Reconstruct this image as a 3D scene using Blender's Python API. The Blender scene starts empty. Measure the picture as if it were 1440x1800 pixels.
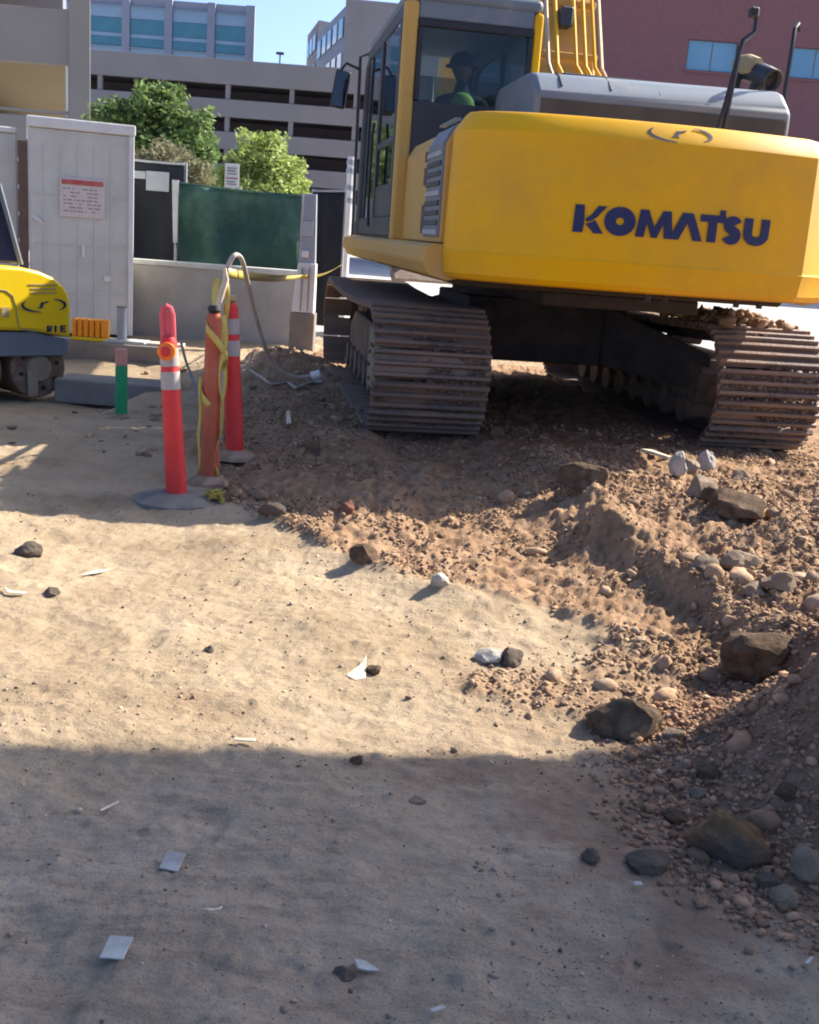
import bpy, bmesh, math, random
import numpy as np
from mathutils import Vector, Matrix, Euler
R = math.radians
S = bpy.context.scene
COL = S.collection
rng = np.random.default_rng(7)
random.seed(7)

# ------------------------------------------------------------------ camera, world, sun, exposure
FPX, CAM_H, PITCH, ROLL = 1900.0, 1.55, math.atan(480/1900.0), R(4.3)
cam = bpy.data.objects.new('camera', bpy.data.cameras.new('camera'))
COL.objects.link(cam); S.camera = cam
fw = Vector((0, math.cos(PITCH), -math.sin(PITCH))); up0 = Vector((0, math.sin(PITCH), math.cos(PITCH))); r0 = Vector((1, 0, 0))
cr = r0*math.cos(ROLL) + up0*math.sin(ROLL); cu = up0*math.cos(ROLL) - r0*math.sin(ROLL)
cam.matrix_world = Matrix(((cr.x, cu.x, -fw.x, 0), (cr.y, cu.y, -fw.y, 0), (cr.z, cu.z, -fw.z, CAM_H), (0, 0, 0, 1)))
cam.data.sensor_fit = 'HORIZONTAL'; cam.data.sensor_width = 36.0; cam.data.lens = 36.0*FPX/1440.0
cam.data.clip_start = 0.05; cam.data.clip_end = 3000

SUN_AZ, SUN_EL = 33.0, 38.3            # azimuth from +X towards +Y (the view direction)
w = bpy.data.worlds.new('World'); S.world = w; w.use_nodes = True
nt = w.node_tree
sky = nt.nodes.new('ShaderNodeTexSky'); sky.sky_type = 'NISHITA'; sky.sun_disc = False
sky.sun_elevation = R(SUN_EL); sky.sun_rotation = R(90 - SUN_AZ)
sky.altitude = 0; sky.air_density = 0.5; sky.dust_density = 2.5; sky.ozone_density = 6.0
nt.links.new(sky.outputs[0], nt.nodes['Background'].inputs[0]); nt.nodes['Background'].inputs[1].default_value = 0.15
sd = bpy.data.lights.new('sun', 'SUN'); sd.energy = 4.7; sd.angle = R(0.45); sd.color = (1.0, 0.93, 0.82)
sun = bpy.data.objects.new('sun', sd); COL.objects.link(sun)
tosun = Vector((math.cos(R(SUN_AZ))*math.cos(R(SUN_EL)), math.sin(R(SUN_AZ))*math.cos(R(SUN_EL)), math.sin(R(SUN_EL))))
sun.rotation_euler = tosun.to_track_quat('Z', 'Y').to_euler(); sun.location = (20, 10, 30)
S.view_settings.view_transform = 'Standard'; S.view_settings.look = 'None'; S.view_settings.gamma = 1.0
S.view_settings.use_curve_mapping = False; S.view_settings.exposure = 1.32
S.render.engine = 'CYCLES'; S.cycles.use_denoising = True; S.cycles.max_bounces = 6
S.cycles.pixel_filter_type = 'BLACKMAN_HARRIS'; S.cycles.filter_width = 2.0

# ------------------------------------------------------------------ materials
def pm(name, c1, c2=None, scale=6.0, rough=0.7, metal=0.0, bump=0.0, bscale=60.0, spec=0.4, c3=None, s3=1.5, t3=(0.55, 0.7), island=0.0, coord='Object'):
    m = bpy.data.materials.new(name); m.use_nodes = True
    n = m.node_tree.nodes; l = m.node_tree.links; b = n['Principled BSDF']
    b.inputs['Roughness'].default_value = rough; b.inputs['Metallic'].default_value = metal
    b.inputs['Specular IOR Level'].default_value = spec
    tc = n.new('ShaderNodeTexCoord')
    col = None
    def noise(s, d=6, r=0.6):
        q = n.new('ShaderNodeTexNoise'); q.inputs['Scale'].default_value = s; q.inputs['Detail'].default_value = d
        q.inputs['Roughness'].default_value = r; l.new(tc.outputs[coord], q.inputs['Vector']); return q
    if c2 is None: c2 = tuple(x*0.78 for x in c1)
    q = noise(scale); rp = n.new('ShaderNodeValToRGB'); l.new(q.outputs['Fac'], rp.inputs[0])
    rp.color_ramp.elements[0].position = 0.35; rp.color_ramp.elements[1].position = 0.68
    rp.color_ramp.elements[0].color = (*c2, 1); rp.color_ramp.elements[1].color = (*c1, 1)
    col = rp.outputs[0]
    if c3 is not None:
        q3 = noise(s3, 8, 0.65); r3 = n.new('ShaderNodeValToRGB'); l.new(q3.outputs['Fac'], r3.inputs[0])
        r3.color_ramp.elements[0].position = t3[0]; r3.color_ramp.elements[1].position = t3[1]
        mx = n.new('ShaderNodeMix'); mx.data_type = 'RGBA'; l.new(r3.outputs[0], mx.inputs[0]); l.new(col, mx.inputs[6]); mx.inputs[7].default_value = (*c3, 1)
        col = mx.outputs[2]
    if island > 0:
        g = n.new('ShaderNodeNewGeometry'); hs = n.new('ShaderNodeHueSaturation')
        mr = n.new('ShaderNodeMapRange'); mr.inputs[3].default_value = 1-island; mr.inputs[4].default_value = 1+island
        l.new(g.outputs['Random Per Island'], mr.inputs[0]); l.new(mr.outputs[0], hs.inputs['Value']); l.new(col, hs.inputs['Color']); col = hs.outputs[0]
    l.new(col, b.inputs['Base Color'])
    if bump > 0:
        qb = noise(bscale, 8, 0.7); bp = n.new('ShaderNodeBump'); bp.inputs['Strength'].default_value = bump; bp.inputs['Distance'].default_value = 0.02
        l.new(qb.outputs['Fac'], bp.inputs['Height']); l.new(bp.outputs[0], b.inputs['Normal'])
    return m
def glass(name, tint, refl=1.0):
    m = bpy.data.materials.new(name); m.use_nodes = True
    n = m.node_tree.nodes; l = m.node_tree.links; n.remove(n['Principled BSDF'])
    tr = n.new('ShaderNodeBsdfTransparent'); tr.inputs[0].default_value = (*tint, 1)
    gl = n.new('ShaderNodeBsdfGlossy'); gl.inputs[1].default_value = 0.03; gl.inputs[0].default_value = (0.9, 0.95, 1, 1)
    fr = n.new('ShaderNodeFresnel'); fr.inputs[0].default_value = 1.0 + 0.55*refl
    mx = n.new('ShaderNodeMixShader'); l.new(fr.outputs[0], mx.inputs[0]); l.new(tr.outputs[0], mx.inputs[1]); l.new(gl.outputs[0], mx.inputs[2])
    df = n.new('ShaderNodeBsdfDiffuse'); df.inputs[0].default_value = (0.35, 0.36, 0.36, 1); m2 = n.new('ShaderNodeMixShader'); m2.inputs[0].default_value = 0.015   # dusty film
    l.new(mx.outputs[0], m2.inputs[1]); l.new(df.outputs[0], m2.inputs[2]); l.new(m2.outputs[0], n['Material Output'].inputs[0])
    return m
M = {}
M['yellow'] = pm('machine_yellow', (0.86, 0.45, 0.003), (0.82, 0.41, 0.003), 0.8, 0.45, 0, 0.03, 30, 0.2, c3=(0.60, 0.32, 0.04), s3=0.9, t3=(0.42, 0.75))
M['yellow_dusty'] = pm('dusty_yellow_paint', (0.62, 0.36, 0.07), (0.52, 0.32, 0.09), 3, 0.6, 0, 0.03, 40, 0.3, c3=(0.40, 0.30, 0.19), s3=3, t3=(0.5, 0.8))
M['bright_yellow'] = pm('bright_yellow_paint', (0.85, 0.58, 0.01), (0.8, 0.53, 0.01), 2, 0.35, 0, 0.0, spec=0.5)
M['navy'] = pm('navy_lettering', (0.012, 0.018, 0.08), (0.02, 0.025, 0.09), 8, 0.5)
M['black'] = pm('black_paint', (0.015, 0.016, 0.02), (0.025, 0.025, 0.03), 8, 0.5)
M['cabdark'] = pm('cab_charcoal', (0.03, 0.035, 0.045), (0.05, 0.052, 0.06), 5, 0.5)
M['hood'] = pm('hood_grey', (0.17, 0.20, 0.225), (0.14, 0.165, 0.19), 2.5, 0.5, 0, 0.03, 40, 0.4, c3=(0.30, 0.27, 0.23), s3=3, t3=(0.55, 0.8))
M['steelmud'] = pm('muddy_track_steel', (0.18, 0.13, 0.10), (0.10, 0.08, 0.068), 9, 0.75, 0.15, 0.4, 60, 0.3, c3=(0.22, 0.155, 0.11), s3=5, t3=(0.48, 0.62))
M['shoe'] = pm('track_shoe_steel', (0.21, 0.155, 0.125), (0.12, 0.095, 0.082), 7, 0.6, 0.35, 0.3, 50, 0.4, c3=(0.24, 0.16, 0.11), s3=2.5, t3=(0.42, 0.58))
M['under'] = pm('undercarriage_grime', (0.075, 0.06, 0.052), (0.045, 0.038, 0.034), 5, 0.8, 0, 0.3, 40, 0.2)
M['drive'] = pm('dusty_final_drive', (0.30, 0.25, 0.17), (0.22, 0.18, 0.13), 6, 0.8, 0, 0.3, 40)
M['chrome'] = pm('bright_pipe', (0.62, 0.45, 0.25), (0.5, 0.38, 0.22), 6, 0.4, 0.3)
M['rubber'] = pm('black_rubber', (0.02, 0.02, 0.022), (0.035, 0.035, 0.035), 6, 0.7)
M['tan'] = pm('faded_tan_cover', (0.42, 0.31, 0.15), (0.34, 0.25, 0.13), 6, 0.7)
M['glass'] = glass('cab_glass', (0.60, 0.66, 0.66), 0.6)
M['glassdark'] = glass('tinted_glass', (0.22, 0.26, 0.33), 1.1)
M['mirror'] = pm('mirror_glass', (0.8, 0.8, 0.8), (0.8, 0.8, 0.8), 2, 0.05, 1.0)
M['conc'] = pm('grey_concrete', (0.38, 0.355, 0.32), (0.30, 0.285, 0.255), 2.5, 0.9, 0, 0.25, 50, 0.2, c3=(0.42, 0.38, 0.33), s3=1.6, t3=(0.55, 0.75))
M['conc_dk'] = pm('weathered_concrete', (0.27, 0.235, 0.20), (0.19, 0.17, 0.145), 3, 0.9, 0, 0.3, 50, 0.2)
M['garage'] = pm('precast_concrete', (0.25, 0.245, 0.245), (0.22, 0.215, 0.215), 0.25, 0.9, 0, 0, spec=0.2)
M['garage2'] = pm('warm_precast_concrete', (0.27, 0.25, 0.225), (0.24, 0.22, 0.20), 0.5, 0.9, 0, 0, spec=0.2)
M['soffit'] = pm('buff_soffit', (0.22, 0.18, 0.115), (0.20, 0.16, 0.10), 0.5, 0.9)
M['dark_int'] = pm('dark_interior', (0.24, 0.24, 0.28), (0.20, 0.20, 0.24), 0.5, 0.9)
M['teal'] = pm('teal_glazing', (0.055, 0.20, 0.23), (0.04, 0.15, 0.19), 0.3, 0.08, 0, 0, spec=0.8)
M['palepane'] = pm('pale_spandrel_glass', (0.26, 0.36, 0.44), (0.22, 0.32, 0.40), 0.3, 0.15, 0, 0, spec=0.7)
M['bluepane'] = pm('pale_blue_window', (0.16, 0.33, 0.45), (0.13, 0.29, 0.41), 0.4, 0.12, 0, 0, spec=0.7)
M['greyclad'] = pm('blue_grey_cladding', (0.27, 0.29, 0.34), (0.24, 0.26, 0.31), 0.3, 0.7)
M['white'] = pm('white_paint', (0.72, 0.71, 0.68), (0.62, 0.61, 0.58), 4, 0.6)
M['container'] = pm('container_grey_white', (0.60, 0.59, 0.53), (0.50, 0.495, 0.45), 1.8, 0.55, 0, 0.05, 20, 0.4, c3=(0.46, 0.42, 0.36), s3=2.5, t3=(0.62, 0.8))
M['rust'] = pm('rusty_hinge_post', (0.09, 0.07, 0.065), (0.16, 0.09, 0.06), 8, 0.8)
M['sign_pink'] = pm('faded_sign_face', (0.66, 0.57, 0.53), (0.58, 0.5, 0.47), 6, 0.6)
M['sign_red'] = pm('sign_red_print', (0.42, 0.07, 0.06), (0.5, 0.16, 0.13), 9, 0.6)
M['sign_grey'] = pm('grey_sign_face', (0.33, 0.36, 0.40), (0.28, 0.31, 0.35), 3, 0.6)
M['ink'] = pm('grey_print', (0.25, 0.22, 0.20), None, 9, 0.7)
M['screen'] = pm('green_wind_screen', (0.034, 0.085, 0.068), (0.022, 0.055, 0.05), 2.2, 0.8, 0, 1.0, 5, 0.2, c3=(0.065, 0.14, 0.105), s3=1.3, t3=(0.47, 0.62))
M['screenblk'] = pm('black_wind_screen', (0.03, 0.034, 0.042), (0.022, 0.025, 0.032), 2, 0.8, 0, 0.2, 30, 0.2)
M['galv'] = pm('galvanised_steel', (0.42, 0.43, 0.45), (0.34, 0.35, 0.37), 6, 0.45, 0.4)
M['orange'] = pm('delineator_orange', (0.70, 0.036, 0.032), (0.62, 0.032, 0.03), 5, 0.5, 0, 0.02, 30, 0.4, c3=(0.40, 0.12, 0.08), s3=5, t3=(0.62, 0.8))
M['orange_dusty'] = pm('dusty_delineator_orange', (0.50, 0.10, 0.045), (0.40, 0.10, 0.05), 5, 0.6, 0, 0.02, 30, 0.3, c3=(0.36, 0.20, 0.12), s3=5, t3=(0.5, 0.75))
M['pink'] = pm('faded_pink_loop', (0.72, 0.11, 0.13), (0.62, 0.09, 0.11), 6, 0.5)
M['reflector'] = pm('amber_reflector', (0.9, 0.28, 0.02), (0.85, 0.12, 0.02), 25, 0.3)
M['refl_white'] = pm('reflective_white_band', (0.46, 0.41, 0.37), (0.37, 0.33, 0.30), 12, 0.5)
M['tape'] = pm('caution_tape_yellow', (0.62, 0.50, 0.10), (0.50, 0.40, 0.10), 8, 0.45)
M['green'] = pm('green_survey_paint', (0.03, 0.34, 0.13), (0.02, 0.27, 0.10), 10, 0.7)
M['stakeorange'] = pm('orange_stake_tip', (0.62, 0.24, 0.17), (0.6, 0.34, 0.26), 10, 0.7)
M['blockorange'] = pm('orange_plastic', (0.85, 0.33, 0.015), (0.78, 0.27, 0.012), 10, 0.45)
M['hose'] = pm('dusty_white_hose', (0.52, 0.45, 0.37), (0.40, 0.34, 0.28), 8, 0.6)
M['board'] = pm('pale_board', (0.55, 0.56, 0.51), (0.45, 0.45, 0.40), 6, 0.8)
M['paper'] = pm('grey_paper', (0.37, 0.355, 0.33), (0.24, 0.22, 0.20), 14, 0.9)
M['paper_green'] = pm('pale_green_paper', (0.43, 0.44, 0.39), (0.31, 0.30, 0.26), 14, 0.9)
M['paper_white'] = pm('dusty_white_paper', (0.50, 0.47, 0.43), (0.34, 0.31, 0.27), 14, 0.9)
M['wood'] = pm('pale_wood_splinter', (0.72, 0.60, 0.44), (0.58, 0.47, 0.33), 15, 0.8)
M['bark'] = pm('bark', (0.10, 0.075, 0.05), (0.06, 0.045, 0.03), 6, 0.9, 0, 0.4, 20)
M['leaf_dark'] = pm('dark_leaf', (0.17, 0.24, 0.07), (0.11, 0.18, 0.06), 1.2, 0.55, 0, 0, spec=0.3, island=0.35)
M['leaf_lime'] = pm('lime_leaf', (0.36, 0.42, 0.11), (0.25, 0.33, 0.10), 1.0, 0.55, 0, 0, spec=0.3, island=0.35)
M['leaf_brown'] = pm('dry_shrub_leaf', (0.27, 0.24, 0.14), (0.18, 0.18, 0.10), 1.5, 0.7, 0, 0, spec=0.2, island=0.3)
M['vest'] = pm('hi_vis_vest', (0.35, 0.62, 0.10), (0.28, 0.52, 0.09), 8, 0.7)
M['cloth'] = pm('dark_work_clothes', (0.025, 0.03, 0.045), (0.018, 0.02, 0.03), 6, 0.9)
M['skin'] = pm('skin', (0.32, 0.18, 0.12), (0.28, 0.15, 0.10), 6, 0.6)
M['seat'] = pm('seat_fabric', (0.02, 0.022, 0.03), (0.03, 0.03, 0.04), 9, 0.9)
ROCK = {
 'brown': pm('brown_sandstone', (0.18, 0.118, 0.074), (0.085, 0.06, 0.04), 22, 0.95, 0, 0.9, 55, 0.1, c3=(0.23, 0.16, 0.105), s3=4),
 'ochre': pm('ochre_stone', (0.31, 0.18, 0.08), (0.14, 0.092, 0.055), 20, 0.95, 0, 0.9, 55, 0.1, c3=(0.12, 0.095, 0.08), s3=3, t3=(0.48, 0.6)),
 'white': pm('whitish_concrete_rubble', (0.52, 0.48, 0.41), (0.36, 0.32, 0.27), 9, 0.9, 0, 0.8, 55, 0.1),
 'pale': pm('pale_grey_stone', (0.34, 0.255, 0.175), (0.24, 0.18, 0.125), 8, 0.9, 0, 0.8, 55, 0.1),
 'grey': pm('dark_grey_stone', (0.17, 0.13, 0.098), (0.10, 0.08, 0.062), 9, 0.9, 0, 0.8, 55, 0.1),
 'red': pm('reddish_brick_rubble', (0.26, 0.12, 0.075), (0.19, 0.095, 0.065), 8, 0.9, 0, 0.8, 55, 0.1),
}

for k_ in ('leaf_dark', 'leaf_lime', 'leaf_brown'):     # thin leaves let light through
    n_ = M[k_].node_tree; b_ = n_.nodes['Principled BSDF']; t_ = n_.nodes.new('ShaderNodeBsdfTranslucent'); x_ = n_.nodes.new('ShaderNodeMixShader'); x_.inputs[0].default_value = .35
    n_.links.new(b_.inputs['Base Color'].links[0].from_socket, t_.inputs[0]); n_.links.new(b_.outputs[0], x_.inputs[1]); n_.links.new(t_.outputs[0], x_.inputs[2]); n_.links.new(x_.outputs[0], n_.nodes['Material Output'].inputs[0])
# brick facade: colour from a brick texture (pieces are far below a pixel at this distance)
def brick_mat():
    m = pm('mauve_brick', (0.24, 0.105, 0.105), (0.21, 0.09, 0.092), 0.08, 0.9)
    n = m.node_tree.nodes; l = m.node_tree.links
    br = n.new('ShaderNodeTexBrick'); br.inputs['Scale'].default_value = 4.0
    br.inputs['Color1'].default_value = (0.23, 0.10, 0.10, 1); br.inputs['Color2'].default_value = (0.19, 0.08, 0.082, 1); br.inputs['Mortar'].default_value = (0.27, 0.17, 0.165, 1)
    tc = n.new('ShaderNodeTexCoord'); mp = n.new('ShaderNodeMapping'); mp.inputs['Rotation'].default_value = (R(90), 0, 0)
    l.new(tc.outputs['Object'], mp.inputs[0]); l.new(mp.outputs[0], br.inputs['Vector']); l.new(br.outputs[0], n['Principled BSDF'].inputs['Base Color'])
    return m
M['brick'] = brick_mat()

# ------------------------------------------------------------------ mesh helpers
class MB:
    def __init__(s): s.v = []; s.f = []
    def add(s, vs, fs):
        o = len(s.v); s.v += [tuple(v) for v in vs]; s.f += [tuple(i+o for i in f) for f in fs]; return s
    def box(s, x0, x1, y0, y1, z0, z1, rot=None):
        vs = [Vector((x, y, z)) for z in (z0, z1) for x, y in ((x0, y0), (x1, y0), (x1, y1), (x0, y1))]
        if rot is not None:
            c = sum(vs, Vector())/8; vs = [c + rot @ (v-c) for v in vs]
        return s.add(vs, [(3, 2, 1, 0), (4, 5, 6, 7), (0, 1, 5, 4), (1, 2, 6, 5), (2, 3, 7, 6), (3, 0, 4, 7)])
    def hexa(s, b, t):   # four bottom, four top points
        return s.add(list(b)+list(t), [(3, 2, 1, 0), (4, 5, 6, 7), (0, 1, 5, 4), (1, 2, 6, 5), (2, 3, 7, 6), (3, 0, 4, 7)])
    def tube(s, pts, r, n=8, cap=True):
        pts = [Vector(p) for p in pts]; rings = []
        rr = r if isinstance(r, (list, tuple)) else [r]*len(pts)
        prev = None
        for i, p in enumerate(pts):
            d = (pts[min(i+1, len(pts)-1)] - pts[max(i-1, 0)]).normalized()
            if prev is None:
                a = d.orthogonal().normalized()
            else:
                a = (prev - d*prev.dot(d)).normalized()
            prev = a; b = d.cross(a)
            rings.append([p + (a*math.cos(t)+b*math.sin(t))*rr[i] for t in [2*math.pi*k/n for k in range(n)]])
        vs = [v for q in rings for v in q]; fs = []
        for i in range(len(pts)-1):
            for k in range(n):
                fs.append((i*n+k, i*n+(k+1) % n, (i+1)*n+(k+1) % n, (i+1)*n+k))
        if cap: fs += [tuple(reversed(range(n))), tuple((len(pts)-1)*n+k for k in range(n))]
        return s.add(vs, fs)
    def prism(s, poly, fn0, fn1):   # 2-D outline, two maps (u,v)->3-D
        n = len(poly); vs = [fn0(*p) for p in poly]+[fn1(*p) for p in poly]
        return s.add(vs, [tuple(reversed(range(n))), tuple(range(n, 2*n))]+[(i, (i+1) % n, n+(i+1) % n, n+i) for i in range(n)])
    def build(s, name, mat, parent=None, bevel=0, seg=2, smooth=False, ang=35):
        me = bpy.data.meshes.new(name); me.from_pydata(s.v, [], s.f); me.update()
        bm = bmesh.new(); bm.from_mesh(me); bmesh.ops.recalc_face_normals(bm, faces=bm.faces); bm.to_mesh(me); bm.free()
        return mk(name, me, mat, parent, bevel, seg, smooth, ang)
def mk(name, me, mat, parent=None, bevel=0, seg=2, smooth=False, ang=35):
    if mat is not None: me.materials.append(mat)
    o = bpy.data.objects.new(name, me); COL.objects.link(o)
    if parent: o.parent = parent
    if smooth:
        for p in me.polygons: p.use_smooth = True
        me.set_sharp_from_angle(angle=R(ang))
    if bevel > 0:
        b = o.modifiers.new('bevel', 'BEVEL'); b.width = bevel; b.segments = seg; b.limit_method = 'ANGLE'; b.angle_limit = R(30)
    return o
def tag(o, label=None, cat=None, group=None, kind=None):
    if label: o['label'] = label
    if cat: o['category'] = cat
    if group: o['group'] = group
    if kind: o['kind'] = kind
    return o
def thing(name, label, cat, loc=(0, 0, 0), rz=0, group=None):
    o = bpy.data.objects.new(name, None); COL.objects.link(o); o.location = loc; o.rotation_euler = (0, 0, rz)
    o.empty_display_size = 0.2
    return tag(o, label, cat, group)
def copy_tree(o, parent=None):
    c = o.copy(); COL.objects.link(c)
    if parent: c.parent = parent
    for ch in list(o.children): copy_tree(ch, c)
    return c
def B(*a, rot=None): return MB().box(*a, rot=rot)
def at(px, py, Y):           # world point seen at a photo pixel, at forward distance Y
    d = fw + cr*((px-720)/FPX) + cu*((900-py)/FPX)
    return d*(Y/d.y) + Vector((0, 0, CAM_H))

# ------------------------------------------------------------------ terrain
def _hash(ix, iy, seed):
    h = (ix.astype(np.int64)*374761393 + iy.astype(np.int64)*668265263 + seed*974634777) & 0xffffffff
    h = ((h ^ (h >> 13))*1274126177) & 0xffffffff
    return ((h ^ (h >> 16)) & 0xffff)/65535.0
def vnoise(x, y, seed=0):
    ix = np.floor(x); iy = np.floor(y); fx = x-ix; fy = y-iy
    fx = fx*fx*fx*(fx*(fx*6-15)+10); fy = fy*fy*fy*(fy*(fy*6-15)+10)
    a = _hash(ix, iy, seed); b = _hash(ix+1, iy, seed); c = _hash(ix, iy+1, seed); d = _hash(ix+1, iy+1, seed)
    return (a*(1-fx)+b*fx)*(1-fy)+(c*(1-fx)+d*fx)*fy - 0.5
def fbm(x, y, sc, oct=4, seed=0, gain=0.5):
    t = 0; a = 1.0
    for i in range(oct):
        ca, sa = math.cos(0.6*i+0.3), math.sin(0.6*i+0.3)
        t = t + a*vnoise((x*ca-y*sa)*sc+13.7*i, (x*sa+y*ca)*sc+7.1*i, seed+i); a *= gain; sc *= 2.03
    return t
def lumps(x, y, sc, amp, seed, prob):      # half-buried clods: rounded cells of random size
    x = (x*.8-y*.6)*sc; y = (x/sc*.6+y*.8)*sc
    ix = np.floor(x); iy = np.floor(y); out = np.zeros_like(x)
    for dx in (-1, 0, 1):
        for dy in (-1, 0, 1):
            jx = ix+dx; jy = iy+dy
            px = jx+.15+.7*_hash(jx, jy, seed*5+1); py = jy+.15+.7*_hash(jx, jy, seed*5+2)
            r = .25+.5*_hash(jx, jy, seed*5+3); on = _hash(jx, jy, seed*5+4) < prob
            d = 1-((x-px)**2+(y-py)**2*(.7+.6*_hash(jx, jy, seed*5)))/(r*r)
            out = np.maximum(out, np.where(on & (d > 0), np.sqrt(np.clip(d, 0, 1))*r*1.6, 0))
    return amp*out
def sst(x, a, b):
    t = np.clip((x-a)/(b-a), 0, 1); return t*t*(3-2*t)
def pl(x, xs, ys): return np.interp(x, xs, ys)
def edge_loose(x):      # forward distance of the foot of the loose soil slope
    return pl(x, [-3, -1.5, -0.95, -0.45, 0.18, 0.63, 0.9, 1.6, 3], [9.0, 7.0, 5.85, 5.02, 4.50, 4.30, 4.05, 3.75, 3.5])
def ridge_x(y):         # line of the bank edge on the right
    return pl(y, [2.5, 3.4, 4.0, 4.6, 5.65, 6.6, 7.5, 9], [1.9, 1.62, 1.42, 1.14, 0.88, 0.80, 0.80, 0.8])
def masks(x, y):
    n1 = fbm(x, y, 1.7, 4, 3)
    d = (y-edge_loose(x)) + n1*0.35
    L = sst(d, -0.02, 0.16)*sst(-(np.abs(x-1.0)-4.6), 0, .6)*(1-sst(y, 13, 15))
    L *= 1-sst(-1.45-x+n1*0.5, 0, .5)*1.0
    rx = x-ridge_x(y)+n1*0.22
    Rg = sst(rx, -0.05, 0.16)*(1-sst(y, 7.6, 8.2))*sst(y, 3.0, 3.6)
    px, py = (x-2.02)/1.22, (y-2.95)/0.98
    Pm = sst(1-np.sqrt(px*px+py*py)+n1*0.16, 0.0, 0.7)
    # crumbs thinning out over the packed ground below the bank
    thin = sst(x+n1*0.9-0.10, 0, 1.0)*sst(y, 2.95, 3.35)
    # loose scatter strip below the bank, reaching towards the lower middle
    sc = sst(fbm(x, y, 1.3, 4, 21)+0.84-np.abs((y-3.75)-0.25*(x-0.9))*0.9-np.abs(x-0.9)*0.55, 0.12, 0.45)
    return L, Rg, Pm, np.maximum(sc, 1.0*thin*(1-L)*np.clip(.50+2.0*fbm(x, y, 2.6, 3, 23), .08, 1.0)), n1
def H(x, y, fine=True):
    x = np.asarray(x, float); y = np.asarray(y, float)
    L, Rg, Pm, sc, n1 = masks(x, y)
    z = 0.025*fbm(x, y, 0.7, 3, 11)*sst(y, 1, 3)
    foot = np.exp(-((y-edge_loose(x)-0.16)/0.16)**2)*sst(x, -1.2, -.5)*(1-sst(x, 0.7, 1.2))
    z = z + 0.055*foot*(1+1.6*n1)
    pad = L*0.12*sst(y-edge_loose(x), 0.0, 3.0)
    z = z + pad
    z = z + Rg*(0.135+0.05*n1)*(1-.75*sst(y, 5.6, 7.2)) + 0.035*np.exp(-((x-ridge_x(y)-0.12)/0.12)**2)*Rg
    z = z + 0.04*np.exp(-(((x-1.9)/0.55)**2+((y-6.9)/0.35)**2))
    z = z + Pm*0.60*(1+0.3*n1)
    # heap beside the left track
    z = z + 0.15*np.exp(-(((x+1.1)/0.38)**2+((y-8.5)/0.7)**2))*(1+0.5*n1) + 0.10*np.exp(-(((x+0.6)/0.35)**2+((y-7.3)/0.5)**2))
    z = z - 0.14*sst(-x, 2.4, 2.8)*sst(y, 8.2, 9.0)*(1-sst(y, 11, 12))
    # uneven churned ground behind the delineators, towards the concrete wall
    back = sst(y, 9.2, 11)*(1-sst(y, 14.5, 17))*(1-sst(x, -1.0, -0.4))*sst(x, -3.1, -2.2)
    z = z + back*(0.02+0.16*fbm(x, y, 1.1, 3, 31))
    # soil lying under the machine, between the tracks
    z = z + 0.10*np.exp(-(((x-1.0)/0.7)**2+((y-10.8)/1.3)**2))
    if fine:
        near = 1-sst(y, 16, 24)
        bankf = np.exp(-((x-ridge_x(y)-.02)/.22)**2)*(1-sst(y, 7.4, 8))*sst(y, 3.2, 3.8)
        rough = np.clip(np.maximum(L*0.9+Rg*0.8+Pm+sc*0.55+back*.6, bankf*1.3), 0, 1)
        b = np.abs(fbm(x, y, 5.0, 3, 5))
        z = z + near*rough*(0.05*fbm(x, y, 3.0, 3, 41) + 0.05*(0.25-b) + 0.026*fbm(x, y, 20, 3, 6, 0.65))
        z = z + near*(1-rough)*(0.014*fbm(x, y*1.5, 4.0, 4, 8, 0.6)+0.007*fbm(x, y*1.4, 20, 3, 9, 0.65))
        # flattened band pressed by the left track, with the prints of its shoes across it
        xl = (x-.96)*.986+(y-10.35)*.165; yl = -(x-.96)*.165+(y-10.35)*.986
        band = sst(xl+.12*n1, -1.74, -1.62)*(1-sst(xl+.12*n1, -1.0, -.86))*sst(yl, -5.5, -4.9)*(1-sst(yl, -2.3, -1.9))
        z = z - band*.03 + near*band*.013*np.sin(yl*87+2.5*n1)*(.6+n1)
        lz = near*rough*(1-.55*sst(y, 6.6, 7.6))*(1-.6*band)
        z = z + lz*(.030*np.abs(fbm(x, y, 9, 2, 61))+.030*np.abs(fbm(x, y, 23, 2, 63))+.014*np.abs(fbm(x, y, 50, 2, 65)))
        z = z + lz*(lumps(x, y, 7, .010, 1, .2)+lumps(x, y, 17, .010, 2, .35)+lumps(x, y, 34, .010, 3, .5)) + near*(1-rough)*(lumps(x, y, 26, .006, 4, .10)+lumps(x, y, 42, .005, 5, .22))
        z = z + near*(1-rough)*0.03*fbm(x, y, 2.1, 3, 91)
        # shallow pits and heel marks in the packed ground
        p = vnoise(x*6.3+2, y*3.9, 77); z = z - near*(1-rough)*0.014*sst(p, 0.24, 0.42)
    return z
def graded(segs):
    out = []
    for a, b, s0, s1 in segs:
        t = a
        while t < b-1e-9:
            out.append(t); f = (t-a)/(b-a); t += s0+(s1-s0)*f
    out.append(segs[-1][1]); return np.array(out)
gx = graded([(-1500, -60, 300, 40), (-60, -7, 12, 0.8), (-7, -2.7, 0.6, 0.02), (-2.7, 2.9, 0.011, 0.011), (2.9, 7, 0.02, 0.6), (7, 60, .8, 12), (60, 1500, 40, 300)])
gy = graded([(-1500, -40, 300, 20), (-40, 0.5, 9, 0.2), (0.5, 1.6, 0.1, 0.012), (1.6, 4.5, 0.0085, 0.014), (4.5, 10, 0.016, 0.05), (10, 18, 0.05, 0.2), (18, 60, 0.5, 5), (60, 1500, 8, 200)])
X, Y = np.meshgrid(gx, gy)
Z = H(X, Y)
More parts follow.
